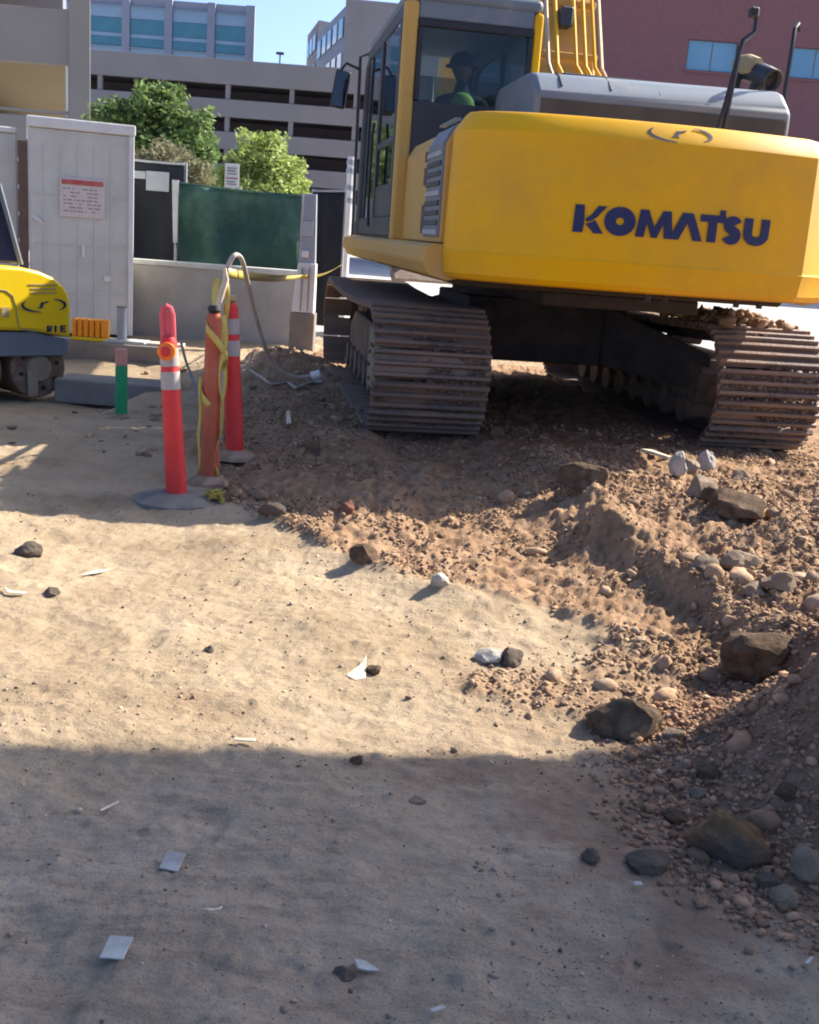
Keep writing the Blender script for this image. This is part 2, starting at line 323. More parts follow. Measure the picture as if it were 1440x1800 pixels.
def grid_mesh(name, X, Y, Z):
    ny, nx = X.shape
    co = np.stack([X, Y, Z], -1).reshape(-1, 3).astype(np.float32)
    i = np.arange(nx*ny).reshape(ny, nx)
    q = np.stack([i[:-1, :-1], i[:-1, 1:], i[1:, 1:], i[1:, :-1]], -1).reshape(-1, 4)
    return np_mesh(name, co, q)
def np_mesh(name, co, q):
    me = bpy.data.meshes.new(name); nq, k = q.shape
    me.vertices.add(len(co)); me.vertices.foreach_set('co', co.astype(np.float32).ravel())
    me.loops.add(nq*k); me.loops.foreach_set('vertex_index', q.astype(np.int32).ravel())
    me.polygons.add(nq); me.polygons.foreach_set('loop_start', np.arange(0, nq*k, k, dtype=np.int32))
    me.update(calc_edges=True); me.validate(); return me
me = grid_mesh('ground', X, Y, Z)
for p in (me.polygons,): p.foreach_set('use_smooth', np.ones(len(p), bool))
L, Rg, Pm, sc, n1 = masks(X, Y)
loose = np.clip(np.maximum.reduce([L, Rg*0.85, sc*0.75]), 0, 1)
pale = sst(Y, 15.5, 19)
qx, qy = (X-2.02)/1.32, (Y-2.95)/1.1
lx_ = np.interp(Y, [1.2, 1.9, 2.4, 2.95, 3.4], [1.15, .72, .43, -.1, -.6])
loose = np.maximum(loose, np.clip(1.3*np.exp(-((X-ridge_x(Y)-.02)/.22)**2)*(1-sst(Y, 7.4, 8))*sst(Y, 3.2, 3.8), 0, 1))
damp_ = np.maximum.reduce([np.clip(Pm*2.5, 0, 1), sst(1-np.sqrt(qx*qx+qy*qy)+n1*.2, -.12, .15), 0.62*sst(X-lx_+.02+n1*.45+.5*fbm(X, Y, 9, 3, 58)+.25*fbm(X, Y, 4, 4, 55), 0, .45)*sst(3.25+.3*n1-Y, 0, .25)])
att = me.color_attributes.new('zone', 'FLOAT_COLOR', 'POINT')
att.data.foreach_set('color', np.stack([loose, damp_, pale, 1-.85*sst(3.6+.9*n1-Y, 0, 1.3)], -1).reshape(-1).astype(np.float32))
def ground_mat():
    m = bpy.data.materials.new('site_dirt'); m.use_nodes = True
    n = m.node_tree.nodes; l = m.node_tree.links; b = n['Principled BSDF']
    b.inputs['Roughness'].default_value = 0.95; b.inputs['Specular IOR Level'].default_value = 0.05
    tc = n.new('ShaderNodeTexCoord'); at_ = n.new('ShaderNodeAttribute'); at_.attribute_name = 'zone'
    sx = n.new('ShaderNodeSeparateColor'); l.new(at_.outputs['Color'], sx.inputs[0])
    def noise(s, d=8, r=0.65):
        q = n.new('ShaderNodeTexNoise'); q.inputs['Scale'].default_value = s; q.inputs['Detail'].default_value = d; q.inputs['Roughness'].default_value = r
        l.new(tc.outputs['Object'], q.inputs['Vector']); return q.outputs['Fac']
    def ramp(f, stops):
        r = n.new('ShaderNodeValToRGB'); l.new(f, r.inputs[0]); e = r.color_ramp.elements
        while len(e) < len(stops): e.new(0.5)
        for k, (p, c) in enumerate(stops): e[k].position = p; e[k].color = (*c, 1)
        return r.outputs[0]
    def mix(f, a, c):
        x = n.new('ShaderNodeMix'); x.data_type = 'RGBA'; l.new(f, x.inputs[0]); l.new(a, x.inputs[6]); l.new(c, x.inputs[7]); return x.outputs[2]
    packed = ramp(noise(1.4, 10, 0.68), [(0.30, (0.25, 0.18, 0.11)), (0.5, (0.37, 0.28, 0.178)), (0.70, (0.45, 0.35, 0.235))])
    grit = ramp(noise(70, 4, 0.7), [(0.30, (0.80, 0.78, 0.76)), (0.46, (1, 1, 1)), (0.66, (1.08, 1.08, 1.07))])
    mul = n.new('ShaderNodeMix'); mul.data_type = 'RGBA'; mul.blend_type = 'MULTIPLY'; mul.inputs[0].default_value = 1.0
    l.new(packed, mul.inputs[6]); l.new(grit, mul.inputs[7])
    shade_tone = ramp(noise(1.1, 8, 0.65), [(0.30, (0.265, 0.205, 0.148)), (0.5, (0.37, 0.295, 0.218)), (0.70, (0.45, 0.365, 0.275))])  # greyer near ground: hue of the foreground shade put into the colour
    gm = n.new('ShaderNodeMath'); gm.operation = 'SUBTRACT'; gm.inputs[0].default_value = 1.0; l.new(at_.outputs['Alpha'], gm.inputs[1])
    brown = ramp(noise(9, 10, 0.7), [(0.3, (0.19, 0.115, 0.065)), (0.5, (0.31, 0.195, 0.115)), (0.7, (0.42, 0.285, 0.18))])
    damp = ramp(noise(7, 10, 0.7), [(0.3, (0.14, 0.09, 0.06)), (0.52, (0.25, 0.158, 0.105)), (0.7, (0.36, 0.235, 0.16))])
    palec = ramp(noise(0.3, 6, 0.6), [(0.35, (0.42, 0.40, 0.36)), (0.65, (0.54, 0.51, 0.46))])
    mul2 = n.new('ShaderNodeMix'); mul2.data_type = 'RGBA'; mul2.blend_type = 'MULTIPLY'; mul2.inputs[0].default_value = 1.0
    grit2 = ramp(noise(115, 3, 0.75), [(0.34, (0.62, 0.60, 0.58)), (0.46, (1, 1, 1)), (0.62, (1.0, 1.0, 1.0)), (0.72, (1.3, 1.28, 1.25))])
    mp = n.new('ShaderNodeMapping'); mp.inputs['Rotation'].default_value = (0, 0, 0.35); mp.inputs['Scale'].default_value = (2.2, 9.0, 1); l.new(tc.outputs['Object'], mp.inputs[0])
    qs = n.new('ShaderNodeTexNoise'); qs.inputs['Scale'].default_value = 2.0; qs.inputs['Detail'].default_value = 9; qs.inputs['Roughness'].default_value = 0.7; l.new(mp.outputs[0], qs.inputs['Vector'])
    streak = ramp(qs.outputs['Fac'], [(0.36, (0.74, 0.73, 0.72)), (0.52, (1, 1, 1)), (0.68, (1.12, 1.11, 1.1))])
    mul3 = n.new('ShaderNodeMix'); mul3.data_type = 'RGBA'; mul3.blend_type = 'MULTIPLY'; mul3.inputs[0].default_value = 1.0; l.new(shade_tone, mul3.inputs[6]); l.new(streak, mul3.inputs[7]); shade_tone = mul3.outputs[2]
    l.new(shade_tone, mul2.inputs[6]); l.new(grit2, mul2.inputs[7])
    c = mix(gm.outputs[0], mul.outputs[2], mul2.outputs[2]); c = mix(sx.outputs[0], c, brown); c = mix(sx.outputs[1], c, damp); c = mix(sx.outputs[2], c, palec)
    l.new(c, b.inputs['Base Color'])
    hb = n.new('ShaderNodeMath'); hb.operation = 'ADD'; l.new(noise(60, 8, 0.75), hb.inputs[0]); l.new(noise(14, 4, 0.6), hb.inputs[1])
    bp = n.new('ShaderNodeBump'); bp.inputs['Strength'].default_value = 0.8; bp.inputs['Distance'].default_value = 0.014
    l.new(hb.outputs[0], bp.inputs['Height']); l.new(bp.outputs[0], b.inputs['Normal'])
    return m
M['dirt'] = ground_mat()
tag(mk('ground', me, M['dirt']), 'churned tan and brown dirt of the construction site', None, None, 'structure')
def hz(x, y): return float(H(np.array([x]), np.array([y]))[0])
_lx = None
def ground_at(px, py):       # the ground point under a photo pixel
    d = fw + cr*((px-720)/FPX) + cu*((900-py)/FPX)
    t = np.arange(1.2, 24, 0.02); xs = d.x*t; ys = d.y*t; zs = CAM_H+d.z*t
    hh = H(xs, ys); k = int(np.argmax(zs < hh)); k = max(k, 1)
    a = (zs[k-1]-hh[k-1])/((zs[k-1]-hh[k-1])-(zs[k]-hh[k])+1e-9); tt = t[k-1]+a*0.02
    return Vector((d.x*tt, d.y*tt, hz(d.x*tt, d.y*tt)))
# ------------------------------------------------------------------ buildings behind
def zat(px, py, Y): return at(px, py, Y).z
def xat(px, py, Y): return at(px, py, Y).x
# far parking garage
Yg = 100.0
gar = thing('parking_garage', 'grey precast parking garage with long dark open decks behind the trees', 'parking garage', (-20, Yg, 0))
pitch = 2.68; ztop = 15.35
gx0, gx1 = -22.0, 19.0        # local extents
lev = [ztop - 0 - k*pitch for k in range(7)]
for k, zt in enumerate(lev):
    hgt = 2.02 if k == 0 else 1.46
    z1 = zt if k == 0 else zt - 0.56
    z0 = max(z1-hgt, 0.0) if k else zt-2.02
    if z1 < 0.3: continue
    B(gx0, gx1, -0.25, 0.0, z0, z1).build('spandrel', M['garage'], gar, 0.03, 1)
    if z0 > .5: B(gx0+.05, gx1-.05, 0.05, 5.95, z0+0.15, z0+0.45).build('deck_slab', M['garage'], gar)
bay = (at(400, 190, Yg).x-at(288, 180, Yg).x)
xc0 = at(288, 180, Yg).x + 20
for k in range(-3, 5):
    B(xc0+k*bay-.2, xc0+k*bay+.2, -0.1, 0.35, 0, ztop-1.9).build('column', M['garage'], gar)
B(gx0, gx1, 6.0, 6.4, 0, ztop-.6).build('rear_wall', M['dark_int'], gar)
B(gx0-.3, gx0, -0.25, 16, 0, ztop-.02).build('end_wall', M['garage'], gar)
B(gx1, gx1+.3, -0.25, 16, 0, ztop-.02).build('end_wall', M['garage'], gar)
lp = at(492, 108, Yg+6)
lam = thing('roof_lamp_post', 'thin lamp post standing on the top deck of the parking garage against the sky', 'lamp post', (lp.x, Yg+6, ztop-1.7))
MB().tube([(0, 0, 0), (0, 0, 3.3)], .07, 6).build('post', M['cabdark'], lam)
B(-.35, .35, -.2, .2, 3.3, 3.5).build('lamp_head', M['cabdark'], lam)

# teal glass office block
Yo = 165.0
ofc = thing('glass_office_block', 'blue grey office block with teal window bands above the garage roof', 'office building', (0, Yo, 0))
ox1 = at(447, 60, Yo).x; ox0 = ox1 - 45; otop = at(447, 10, Yo).z
fl = 5.4; px_b = (at(358, 60, Yo).x-at(283, 60, Yo).x)
MB().prism([(ox0, .6), (ox1, .6), (ox1-5.5, 30), (ox0-4, 30)], lambda u, v: (u, v, 0), lambda u, v: (u, v, otop)).build('wall', M['greyclad'], ofc)
nb = 6
edges = [ox1-0.0-k*px_b for k in range(nb+1)]
for k in range(nb+1):
    B(edges[k]-(1.25 if k == 0 else .65), edges[k]+(0 if k == 0 else .45), -.05, .6, 0, otop).build('pier', M['greyclad'], ofc)
pane_me = {}
for f in range(7):
    zt = otop - 1.2 - f*fl
    for k in range(nb):
        xa, xb = edges[k+1]+.46, edges[k]-(1.26 if k == 0 else .66)
        for nm, dz0, dz1, mt in (('pane', -1.6, -.05, 'palepane'), ('pane', -3.6, -1.65, 'teal'), ('pane', -4.15, -3.65, 'palepane'), ('pane', -5.3, -4.2, 'teal')):
            if zt+dz0 < 14: continue
            key = (nm, dz0, k == 0)
            if key not in pane_me:
                o = B(0, xb-xa, .3, .36, dz0, dz1).build('window_pane', M[mt], ofc); pane_me[key] = o.data; o.location = (xa, 0, zt)
            else:
                o = bpy.data.objects.new('window_pane', pane_me[key]); COL.objects.link(o); o.parent = ofc; o.location = (xa, 0, zt)
    if zt > 14: B(edges[-1], ox1-1.3, -.0, .5, zt-.12, zt-.02).build('ledge', M['palepane'], ofc)

# stepped office tower right of the sky gap
Yt = 140.0
cA = at(612, 6, Yt); cB = at(560, 36, 163); cC = at(541, 62, 176); cD = at(700, 10, Yt+1)
tw = thing('stepped_office_tower', 'pale grey office tower with stepped roof beside the excavator cab', 'office building', (cA.x, Yt, 0))
o_ = Vector((cA.x, Yt, 0)); tt = cA.z
pA, pB, pC, pD = (0, 0), (cB.x-o_.x, 163-Yt), (cC.x-o_.x, 176-Yt), (cD.x-o_.x+6, 1)
def solid(name, poly, z1, mt):
    MB().prism(poly, lambda u, v: (u, v, 0), lambda u, v: (u, v, z1)).build(name, M[mt], tw)
solid('main_block', [pA, pD, (pD[0], 34), (pB[0]+.02, 23.02), (pB[0], pB[1])], tt, 'greyclad')
zB = at(541, 62, 176).z
solid('low_wing', [(pB[0]+.05, pB[1]+.1), (pD[0]-1, 34.5), (pD[0]-1, 40), pC], zB, 'garage')
solid('parapet', [(-.25, -.25), (pD[0], .75), (pD[0], 2), (.3, 1.6)], tt+.5, 'garage')
def wall_window(P0, P1, t0, t1, z0, z1, mt):
    a = Vector((P0[0], P0[1], 0)); b = Vector((P1[0], P1[1], 0)); d = (b-a).normalized(); nn = Vector((d.y, -d.x, 0))
    if nn.y > 0 or (abs(nn.y) < .3 and nn.x > 0 and P1[0] < 0): nn = -nn
    q0 = a.lerp(b, t0); q1 = a.lerp(b, t1)
    MB().hexa([q0+nn*.02+Vector((0, 0, z0)), q1+nn*.02+Vector((0, 0, z0)), q1+nn*.2+Vector((0, 0, z0)), q0+nn*.2+Vector((0, 0, z0))],
              [q0+nn*.02+Vector((0, 0, z1)), q1+nn*.02+Vector((0, 0, z1)), q1+nn*.2+Vector((0, 0, z1)), q0+nn*.2+Vector((0, 0, z1))]).build('window', M[mt], tw)
for f in range(4):
    for k in range(5): wall_window(pA, pB, .08+k*.185, .20+k*.185, tt-3.4-f*4, tt-1.2-f*4, ('teal', 'palepane', 'teal', 'bluepane')[(k+f) % 4])
    for k in range(3): wall_window(pB, pC, .1+k*.3, .3+k*.3, zB-3.6-f*4, zB-1.6-f*4, 'palepane')
    for k in range(2): wall_window(pA, pD, .12+k*.3, .3+k*.3, tt-4.4-f*4, tt-2.2-f*4, 'bluepane')

# near parking structure, upper left
Yl = 33.0
ls = thing('parking_structure', 'beige concrete parking structure with a buff ramp soffit at the left edge', 'parking structure', (-10.05, Yl, 0))
cw_ = 0.62
colx1 = at(161, 100, Yl).x+10.05
for zt in (10.2, 7.02+.0, ):
    pass
z_a1, z_a0 = at(80, 13, Yl).z, at(80, 112, Yl).z           # upper spandrel
z_b1 = at(80, 184, Yl).z
MB().hexa([(colx1-cw_, -.1, 0), (colx1, -.1, 0), (colx1-.3, .7, 0), (colx1-cw_-.25, .7, 0)], [(colx1-cw_, -.1, 14), (colx1, -.1, 14), (colx1-.3, .7, 14), (colx1-cw_-.25, .7, 14)]).build('column', M['garage2'], ls, .02, 1)
B(-14, colx1-cw_-.01, 0, .3, z_a0, z_a1).build('spandrel', M['garage2'], ls, .02, 1)
B(-14, colx1-cw_-.01, 0, .3, z_a1+1.25, z_a1+3.2).build('spandrel', M['garage2'], ls, .02, 1)
B(-14, colx1-cw_-.01, 0, .3, z_b1-1.9, z_b1-.32).build('spandrel', M['garage2'], ls, .02, 1)
B(-14, colx1-cw_-.01, .05, .18, z_b1-.22, z_b1-.14).build('guard_rail', M['garage2'], ls)
so = MB(); so.hexa([(-14, .35, z_a0+.12), (colx1-.7, .35, z_a0+.12), (colx1-3.4, 9, z_a0-1.15), (-14, 9, z_a0-1.15)],
                   [(-14, .35, z_a0+.35), (colx1-.7, .35, z_a0+.35), (colx1-3.4, 9, z_a0-.9), (-14, 9, z_a0-.9)]); so.build('ramp_slab', M['soffit'], ls)
B(-18, colx1-4.6, 11.5, 11.9, 0, 14).build('rear_wall', M['dark_int'], ls)
B(-18, colx1-4.6, .4, 11.4, z_a1+3.0, z_a1+3.25).build('deck_slab', M['garage2'], ls)
B(-18, colx1-4.6, .4, 11.4, z_b1-1.0, z_b1-.75).build('deck_slab', M['garage2'], ls)
B(colx1-.78, colx1-.70, .1, .2, z_b1-.3, z_a0).build('downpipe', M['white'], ls)

# mauve brick building
Yb = 60.0
bb = thing('brick_building', 'mauve brick building with pale blue windows behind the excavator', 'brick building', (0, Yb, 0))
bx0 = 0.6
wz0, wz1 = at(1213, 121, Yb).z, at(1213, 66, Yb).z
B(bx0, 60, .35, 20, 0, wz0-.001).build('wall', M['brick'], bb)
B(bx0, 60, .35, 20, wz1+.001, 24).build('wall', M['brick'], bb)
wxa, wxb = at(1211, 95, Yb).x, at(1299, 95, Yb).x
step = at(1396, 105, Yb).x-at(1213, 95, Yb).x
cur = bx0
for k in range(6):
    a, b_ = wxa+k*step, wxb+k*step
    B(cur, a-.001, .35, 20, wz0, wz1).build('wall', M['brick'], bb); cur = b_+.001
    wf = B(a, b_, .55, .66, wz0, wz1).build('window', M['greyclad'], bb)
    md = (a+b_)/2
    B(a+.05, md-.035, .5, .54, wz0+.05, wz1-.05).build('pane', M['bluepane'], wf)
    B(md+.035, b_-.05, .5, .54, wz0+.05, wz1-.05).build('pane', M['bluepane'], wf)
    B(a-.05, b_+.05, .27, .5, wz0-.12, wz0-.002).build('sill', M['brick'], wf)
B(cur, 60, .35, 20, wz0, wz1).build('wall', M['brick'], bb)

# unseen slab on columns, added out of frame right to cast the foreground shade
dk = thing('shade_slab', 'grey concrete walkway slab on columns, unseen, added to shade the near ground', 'blocker', (18, -4, 0))
def sh(px, py, z):   # slab edge point above whose shadow falls on the ground under a pixel
    g = ground_at(px, py); Ls = (z-g.z)/math.tan(R(SUN_EL)); return Vector((g.x+Ls*math.cos(R(SUN_AZ)), g.y+Ls*math.sin(R(SUN_AZ)), z))
zd = 6.0
e0, e1 = sh(0, 1308, zd), sh(1000, 1330, zd)
dv = (e1-e0)/(e1.x-e0.x)
pa, pb = e0-dv*1.5, e0+dv*26
o = Vector((18, -4, 0))
MB().hexa([pa-o, pb-o, pb-Vector((0, 3.3, 0))-o, pa-Vector((0, 3.3, 0))-o], [v+Vector((0, 0, .5)) for v in (pa-o, pb-o, pb-Vector((0, 3.3, 0))-o, pa-Vector((0, 3.3, 0))-o)]).build('deck_slab', M['garage'], dk)
for cx in (-2.5, 3, 9):
    cy = pa.y+dv.y*(cx+18-pa.x)-1.6+4
    B(cx-.3, cx+.3, cy-.3, cy+.3, 0, zd-.002).build('column', M['garage'], dk)

print('walk', pa, pb)
# ------------------------------------------------------------------ trees
def crown_mesh(name, blobs, n, leaf, seed):
    g = np.random.default_rng(seed); P = []
    wts = np.array([b[3]*b[4] for b in blobs]); wts = wts/wts.sum()
    for (cx, cy, cz, rx, rz), wt in zip(blobs, wts):
        k = int(n*wt); v = g.normal(size=(k, 3)); v /= np.linalg.norm(v, axis=1)[:, None]
        rr = (0.55+0.5*g.random(k))[:, None]
        cl = 1+0.18*np.sin(v[:, :1]*7+seed)+0.15*np.sin(v[:, 2:3]*9+cx*3)
        P.append(v*rr*cl*np.array([rx, rx, rz])+np.array([cx, cy, cz]))
    P = np.concatenate(P); k = len(P)
    a = g.normal(size=(k, 3)); a[:, 2] *= .6; a /= np.linalg.norm(a, axis=1)[:, None]
    b = np.cross(a, g.normal(size=(k, 3))); b /= np.linalg.norm(b, axis=1)[:, None]
    s = leaf*(0.6+0.8*g.random(k))[:, None]
    co = np.stack([P-a*s, P+b*s*.5, P+a*s, P-b*s*.5], 1).reshape(-1, 3)
    return np_mesh(name, co, np.arange(4*k).reshape(-1, 4))
def tree(name, label, cat, base, blobs, n, leaf, lm, seed, trunk_h=1.6, tr=.13):
    t = thing(name, label, cat, base)
    mk('crown', crown_mesh('crown', blobs, n, leaf, seed), lm, t)
    tk = MB(); tk.tube([(0, 0, -.1), (.05, 0, trunk_h*.5), (0, .05, trunk_h)], [tr*1.2, tr, tr*.8], 8)
    tk.build('trunk', M['bark'], t, smooth=True)
    lb = MB()
    for (cx, cy, cz, rx, rz) in blobs:
        lb.tube([(0, .05, trunk_h*.9), (cx*.5, cy*.5, (trunk_h+cz)*.5+.15), (cx, cy, cz+rz*.4)], [tr*.6, tr*.4, tr*.15], 6)
    lb.build('limbs', M['bark'], t, smooth=True)
    return t
b1 = at(268, 230, 30)
tree('leafy_tree', 'dark green leafy tree rising behind the grey container', 'tree', (b1.x, 30, 0),
     [(0, 0, 4.3, .85, .62), (.8, .1, 3.75, .85, .8), (-.85, 0, 4.1, .8, .45), (1.15, .2, 2.9, .55, .7), (.15, -.2, 3.35, .95, .75), (.35, .3, 4.75, .5, .3), (-.3, -.1, 3.4, .8, .6)], 11000, .085, M['leaf_dark'], 3, 2.0)
b2 = at(462, 290, 26)
tree('lime_tree', 'bright lime green rounded tree behind the green mesh screen', 'tree', (b2.x, 26, 0),
     [(0, 0, 3.0, .82, .58), (.55, 0, 2.6, .62, .55), (-.6, 0, 2.55, .52, .48), (.15, -.2, 2.35, .9, .6), (.1, 0, 3.4, .38, .25), (.75, .1, 2.1, .5, .45)], 11000, .06, M['leaf_lime'], 5, 1.2, .1)
b3 = at(305, 280, 24)
tree('dry_shrub', 'brownish dry shrub between the dark tree and the lime tree', 'shrub', (b3.x, 24, 0),
     [(-.15, 0, 2.75, .6, .38), (.4, 0, 2.45, .45, .4), (-.6, 0, 2.5, .4, .4), (.05, 0, 2.1, .85, .45)], 7000, .05, M['leaf_brown'], 9, 1.2, .06)

# ------------------------------------------------------------------ container, wall, screens
ct = thing('site_container', 'tall whitish metal container with a red headed notice on its end', 'container', (at(52, 400, 13.8).x, 13.8, 0), R(20))
cx1 = 1.24; chh = 2.66
B(0, cx1, 0, 2.6, 0.05, chh-.13).build('body', M['container'], ct, .015, 2)
B(-.02, cx1+.03, -.03, 2.63, chh-.127, chh).build('roof_rim', M['white'], ct, .015, 2)
B(cx1-.05, cx1+.015, -.025, 0, .05, chh-.13).build('corner_post', M['white'], ct, .006, 1)
B(-.13, -.012, .0, .14, .75, chh-.3).build('hinge_post', M['rust'], ct, .01, 1)
for k in range(6):   # pressed ribs of the sheet
    B(.17+k*.2, .19+k*.2, -.008, -.001, .12, chh-.3).build('rib', M['container'], ct, .003, 1)
for k in range(3):
    B(.06, cx1-.07, -.0085, -.0012, .55+k*.6, .57+k*.6).build('rib', M['container'], ct, .003, 1)
B(-1.5, -.14, .16, .24, .05, chh-.22).build('side_leaf', M['container'], ct, .012, 2)
B(-1.5, -.14, .13, .26, chh-.217, chh-.15).build('side_leaf_rim', M['white'], ct, .01, 1)
for k in range(4):
    B(-.135, -.115, -.004, .02, 1.15+k*.32, 1.2+k*.32).build('hinge', M['galv'], ct)
sg = B(.36, .90, -.022, -.0105, 1.50, 1.97).build('notice', M['sign_pink'], ct, .003, 1)
B(.38, .88, -.026, -.0225, 1.89, 1.95).build('notice_heading', M['sign_red'], sg)
tl = MB(); rr = random.Random(4)
for k in range(7):
    x = .40
    while x < .84:
        wd = rr.uniform(.02, .07)
        if x+wd < .87 and rr.random() < .75: tl.box(x, x+wd, -.0245, -.0225, 1.835-k*.045, 1.847-k*.045)
        x += wd+.018
tl.build('notice_text', M['ink'], sg)
dent = MB(); dent.tube([(.02, -.01, 1.48), (.09, -.03, 1.45), (.17, -.02, 1.38)], [.012, .02, .006], 6); dent.build('bent_edge', M['white'], ct, smooth=True)
B(cx1-.35, cx1-.27, -.02, -.01, .73, .80).build('latch', M['white'], ct, .005, 1)
B(.62, .66, -.016, -.009, 1.02, 1.16).build('scrape', M['white'], ct, .004, 1)

cw = thing('concrete_wall', 'low grey cast concrete wall between the container and the grey post', 'concrete wall', (-2.75, 14.9, 0))
MB().prism([(-1.35, 0), (1.22, 0), (1.22, 1.12), (-1.35, 1.10)], lambda u, v: (u, -.12, v-.15), lambda u, v: (u, .1, v-.15)).build('wall_body', M['conc'], cw, .012, 2)
B(-1.36, 1.23, -.135, .12, .952, 1.02).build('coping', M['board'], cw, .01, 2)

def screen(name, label, cat, x0, x1, Y, z0, zl, zr, mat, posts=2, sag=.06, seed=1, amp=.05):
    t = thing(name, label, cat, (x0, Y, 0))
    W = x1-x0; n = 26; m_ = 16; V = []; F_ = []
    for j in range(m_+1):
        for i in range(n+1):
            u = i/n; v = j/m_
            top = zl+(zr-zl)*u - sag*4*u*(1-u)
            x = u*W; z = z0+(top-z0)*v
            y = amp*(math.sin(u*9+seed+v*2.3)*.5+math.sin(u*21+v*5+seed*2)*.25+math.sin(v*7-u*6)*.3)*(1-.6*v)
            V.append((x, y, z))
    for j in range(m_):
        for i in range(n):
            a = j*(n+1)+i; F_.append((a, a+1, a+n+2, a+n+1))
    mb = MB(); mb.add(V, F_); o = mb.build('mesh_screen', mat, t, smooth=True, ang=80)
    so_ = o.modifiers.new('thick', 'SOLIDIFY'); so_.thickness = .006
    for k in range(posts):
        u = k/max(posts-1, 1)
        MB().tube([(u*W, .09, 0), (u*W, .09, zl+(zr-zl)*u+.04)], .028, 8).build('post', M['galv'], t, smooth=True)
    pts = [(W*i/10, .0, zl+(zr-zl)*i/10-sag*4*(i/10)*(1-i/10)+.012) for i in range(11)]
    MB().tube(pts, .018, 6).build('top_hem', M['screen'] if mat == M['screen'] else M['galv'], t, smooth=True)
    return t
Yf = 15.6
screen('wind_screen', 'dark green mesh wind screen with sagging top hung behind the concrete wall', 'mesh screen', at(308, 380, Yf).x, at(528, 390, Yf).x, Yf, .75, zat(308, 322, Yf), zat(526, 345, Yf), M['screen'], 3, .02, 1, .16)
screen('wind_screen', 'black mesh screen carrying a grey sign right beside the container', 'mesh screen', at(225, 380, Yf+.3).x, at(322, 380, Yf+.3).x, Yf+.3, .7, zat(236, 282, Yf+.3), zat(325, 290, Yf+.3), M['screenblk'], 2, .01, 4, .04)
screen('wind_screen', 'black mesh screen right of the grey post next to the cab', 'mesh screen', at(548, 380, Yf+.6).x, at(604, 380, Yf+.6).x, Yf+.6, .2, zat(548, 337, Yf+.6), zat(604, 337, Yf+.6), M['screenblk'], 2, .0, 6, .03)
gs = at(278, 319, Yf+.15)
s_ = thing('fence_sign', 'blank grey sign fixed on the black mesh screen', 'sign', (gs.x, Yf+.12, gs.z))
B(-.16, .16, -.012, 0, -.13, .13).build('sign_panel', M['sign_grey'], s_, .006, 1)
B(-.33, -.17, -.01, 0, .02, .12).build('sign_tab', M['sign_grey'], s_, .004, 1)
ws = at(408, 309, Yf+1)
s_ = thing('post_sign', 'small white sign with a red line standing above the green mesh screen', 'sign', (ws.x, Yf+1, 0))
B(-.105, .105, -.012, 0, ws.z-.17, ws.z+.17).build('sign_panel', M['white'], s_, .006, 1)
B(-.09, .09, -.016, -.0125, ws.z-.045, ws.z-.025).build('sign_line', M['sign_red'], s_)
for k, (a, b_) in enumerate(((.10, .115), (.06, .08), (.02, .035), (-.09, -.075), (-.125, -.11))):
    B(-.07, .07-.02*(k % 2), -.0155, -.0125, ws.z+a, ws.z+b_).build('sign_print', M['ink'], s_)
MB().tube([(0, .03, 0), (0, .03, ws.z-.05)], .025, 8).build('post', M['galv'], s_, smooth=True)
rag = at(312, 372, Yf-.1)
rg = MB(); rg.hexa([(-.03, 0, -.42), (.03, 0, -.42), (.035, .02, -.42), (-.03, .02, -.42)], [(-.06, .0, .42), (.03, 0, .42), (.03, .02, .42), (-.06, .02, .42)])
o = rg.build('torn_flap', M['galv'], None, .004, 1); o.location = (rag.x-.02, Yf-.12, rag.z); tag(o, 'pale torn flap hanging between the black and green mesh screens', 'flap')

gp = at(533, 590, 14.2)
p_ = thing('barrier_post', 'grey square post with a white skirted base at the end of the concrete wall', 'post', (gp.x, 14.2, 0))
zz = lambda py: zat(533, py, 14.2)
B(-.17, .15, -.14, .14, -.1, zz(549)).build('footing', M['conc_dk'], p_, .01, 1)
MB().hexa([(-.155, -.12, zz(548.5)), (.13, -.12, zz(548.5)), (.13, .12, zz(548.5)), (-.155, .12, zz(548.5))], [(-.10, -.09, zz(462)), (.13, -.09, zz(462)), (.13, .09, zz(462)), (-.10, .09, zz(462))]).build('skirt', M['white'], p_, .008, 1)
for k in (-.04, .05): B(k-.006, k+.006, -.13, -.1, zz(545), zz(470)).build('seam', M['garage'], p_)
MB().hexa([(-.085, -.06, zz(461.5)), (.115, -.06, zz(461.5)), (.115, .06, zz(461.5)), (-.085, .06, zz(461.5))], [(-.07, -.05, zz(340)), (.09, -.05, zz(340)), (.09, .05, zz(340)), (-.07, .05, zz(340))]).build('column', M['sign_grey'], p_, .006, 1)
B(-.09, .07, -.075, -.061, zz(415), zz(388)).build('band', M['galv'], p_, .004, 1)
B(-.06, .03, -.09, -.062, zz(452), zz(440)).build('clip', M['white'], p_, .01, 2)
wp = at(611, 400, 19)
p_ = thing('white_post', 'slim white post with grey bands seen left of the excavator cab', 'post', (wp.x, 19, 0))
MB().tube([(0, 0, 0), (0, 0, zat(611, 275, 19))], .06, 10).build('pole', M['white'], p_, smooth=True)
for py in (285, 300, 330, 352):
    z = zat(611, py, 19); MB().tube([(0, 0, z-.04), (0, 0, z+.04)], .075, 10).build('band', M['sign_grey'], p_, smooth=True)

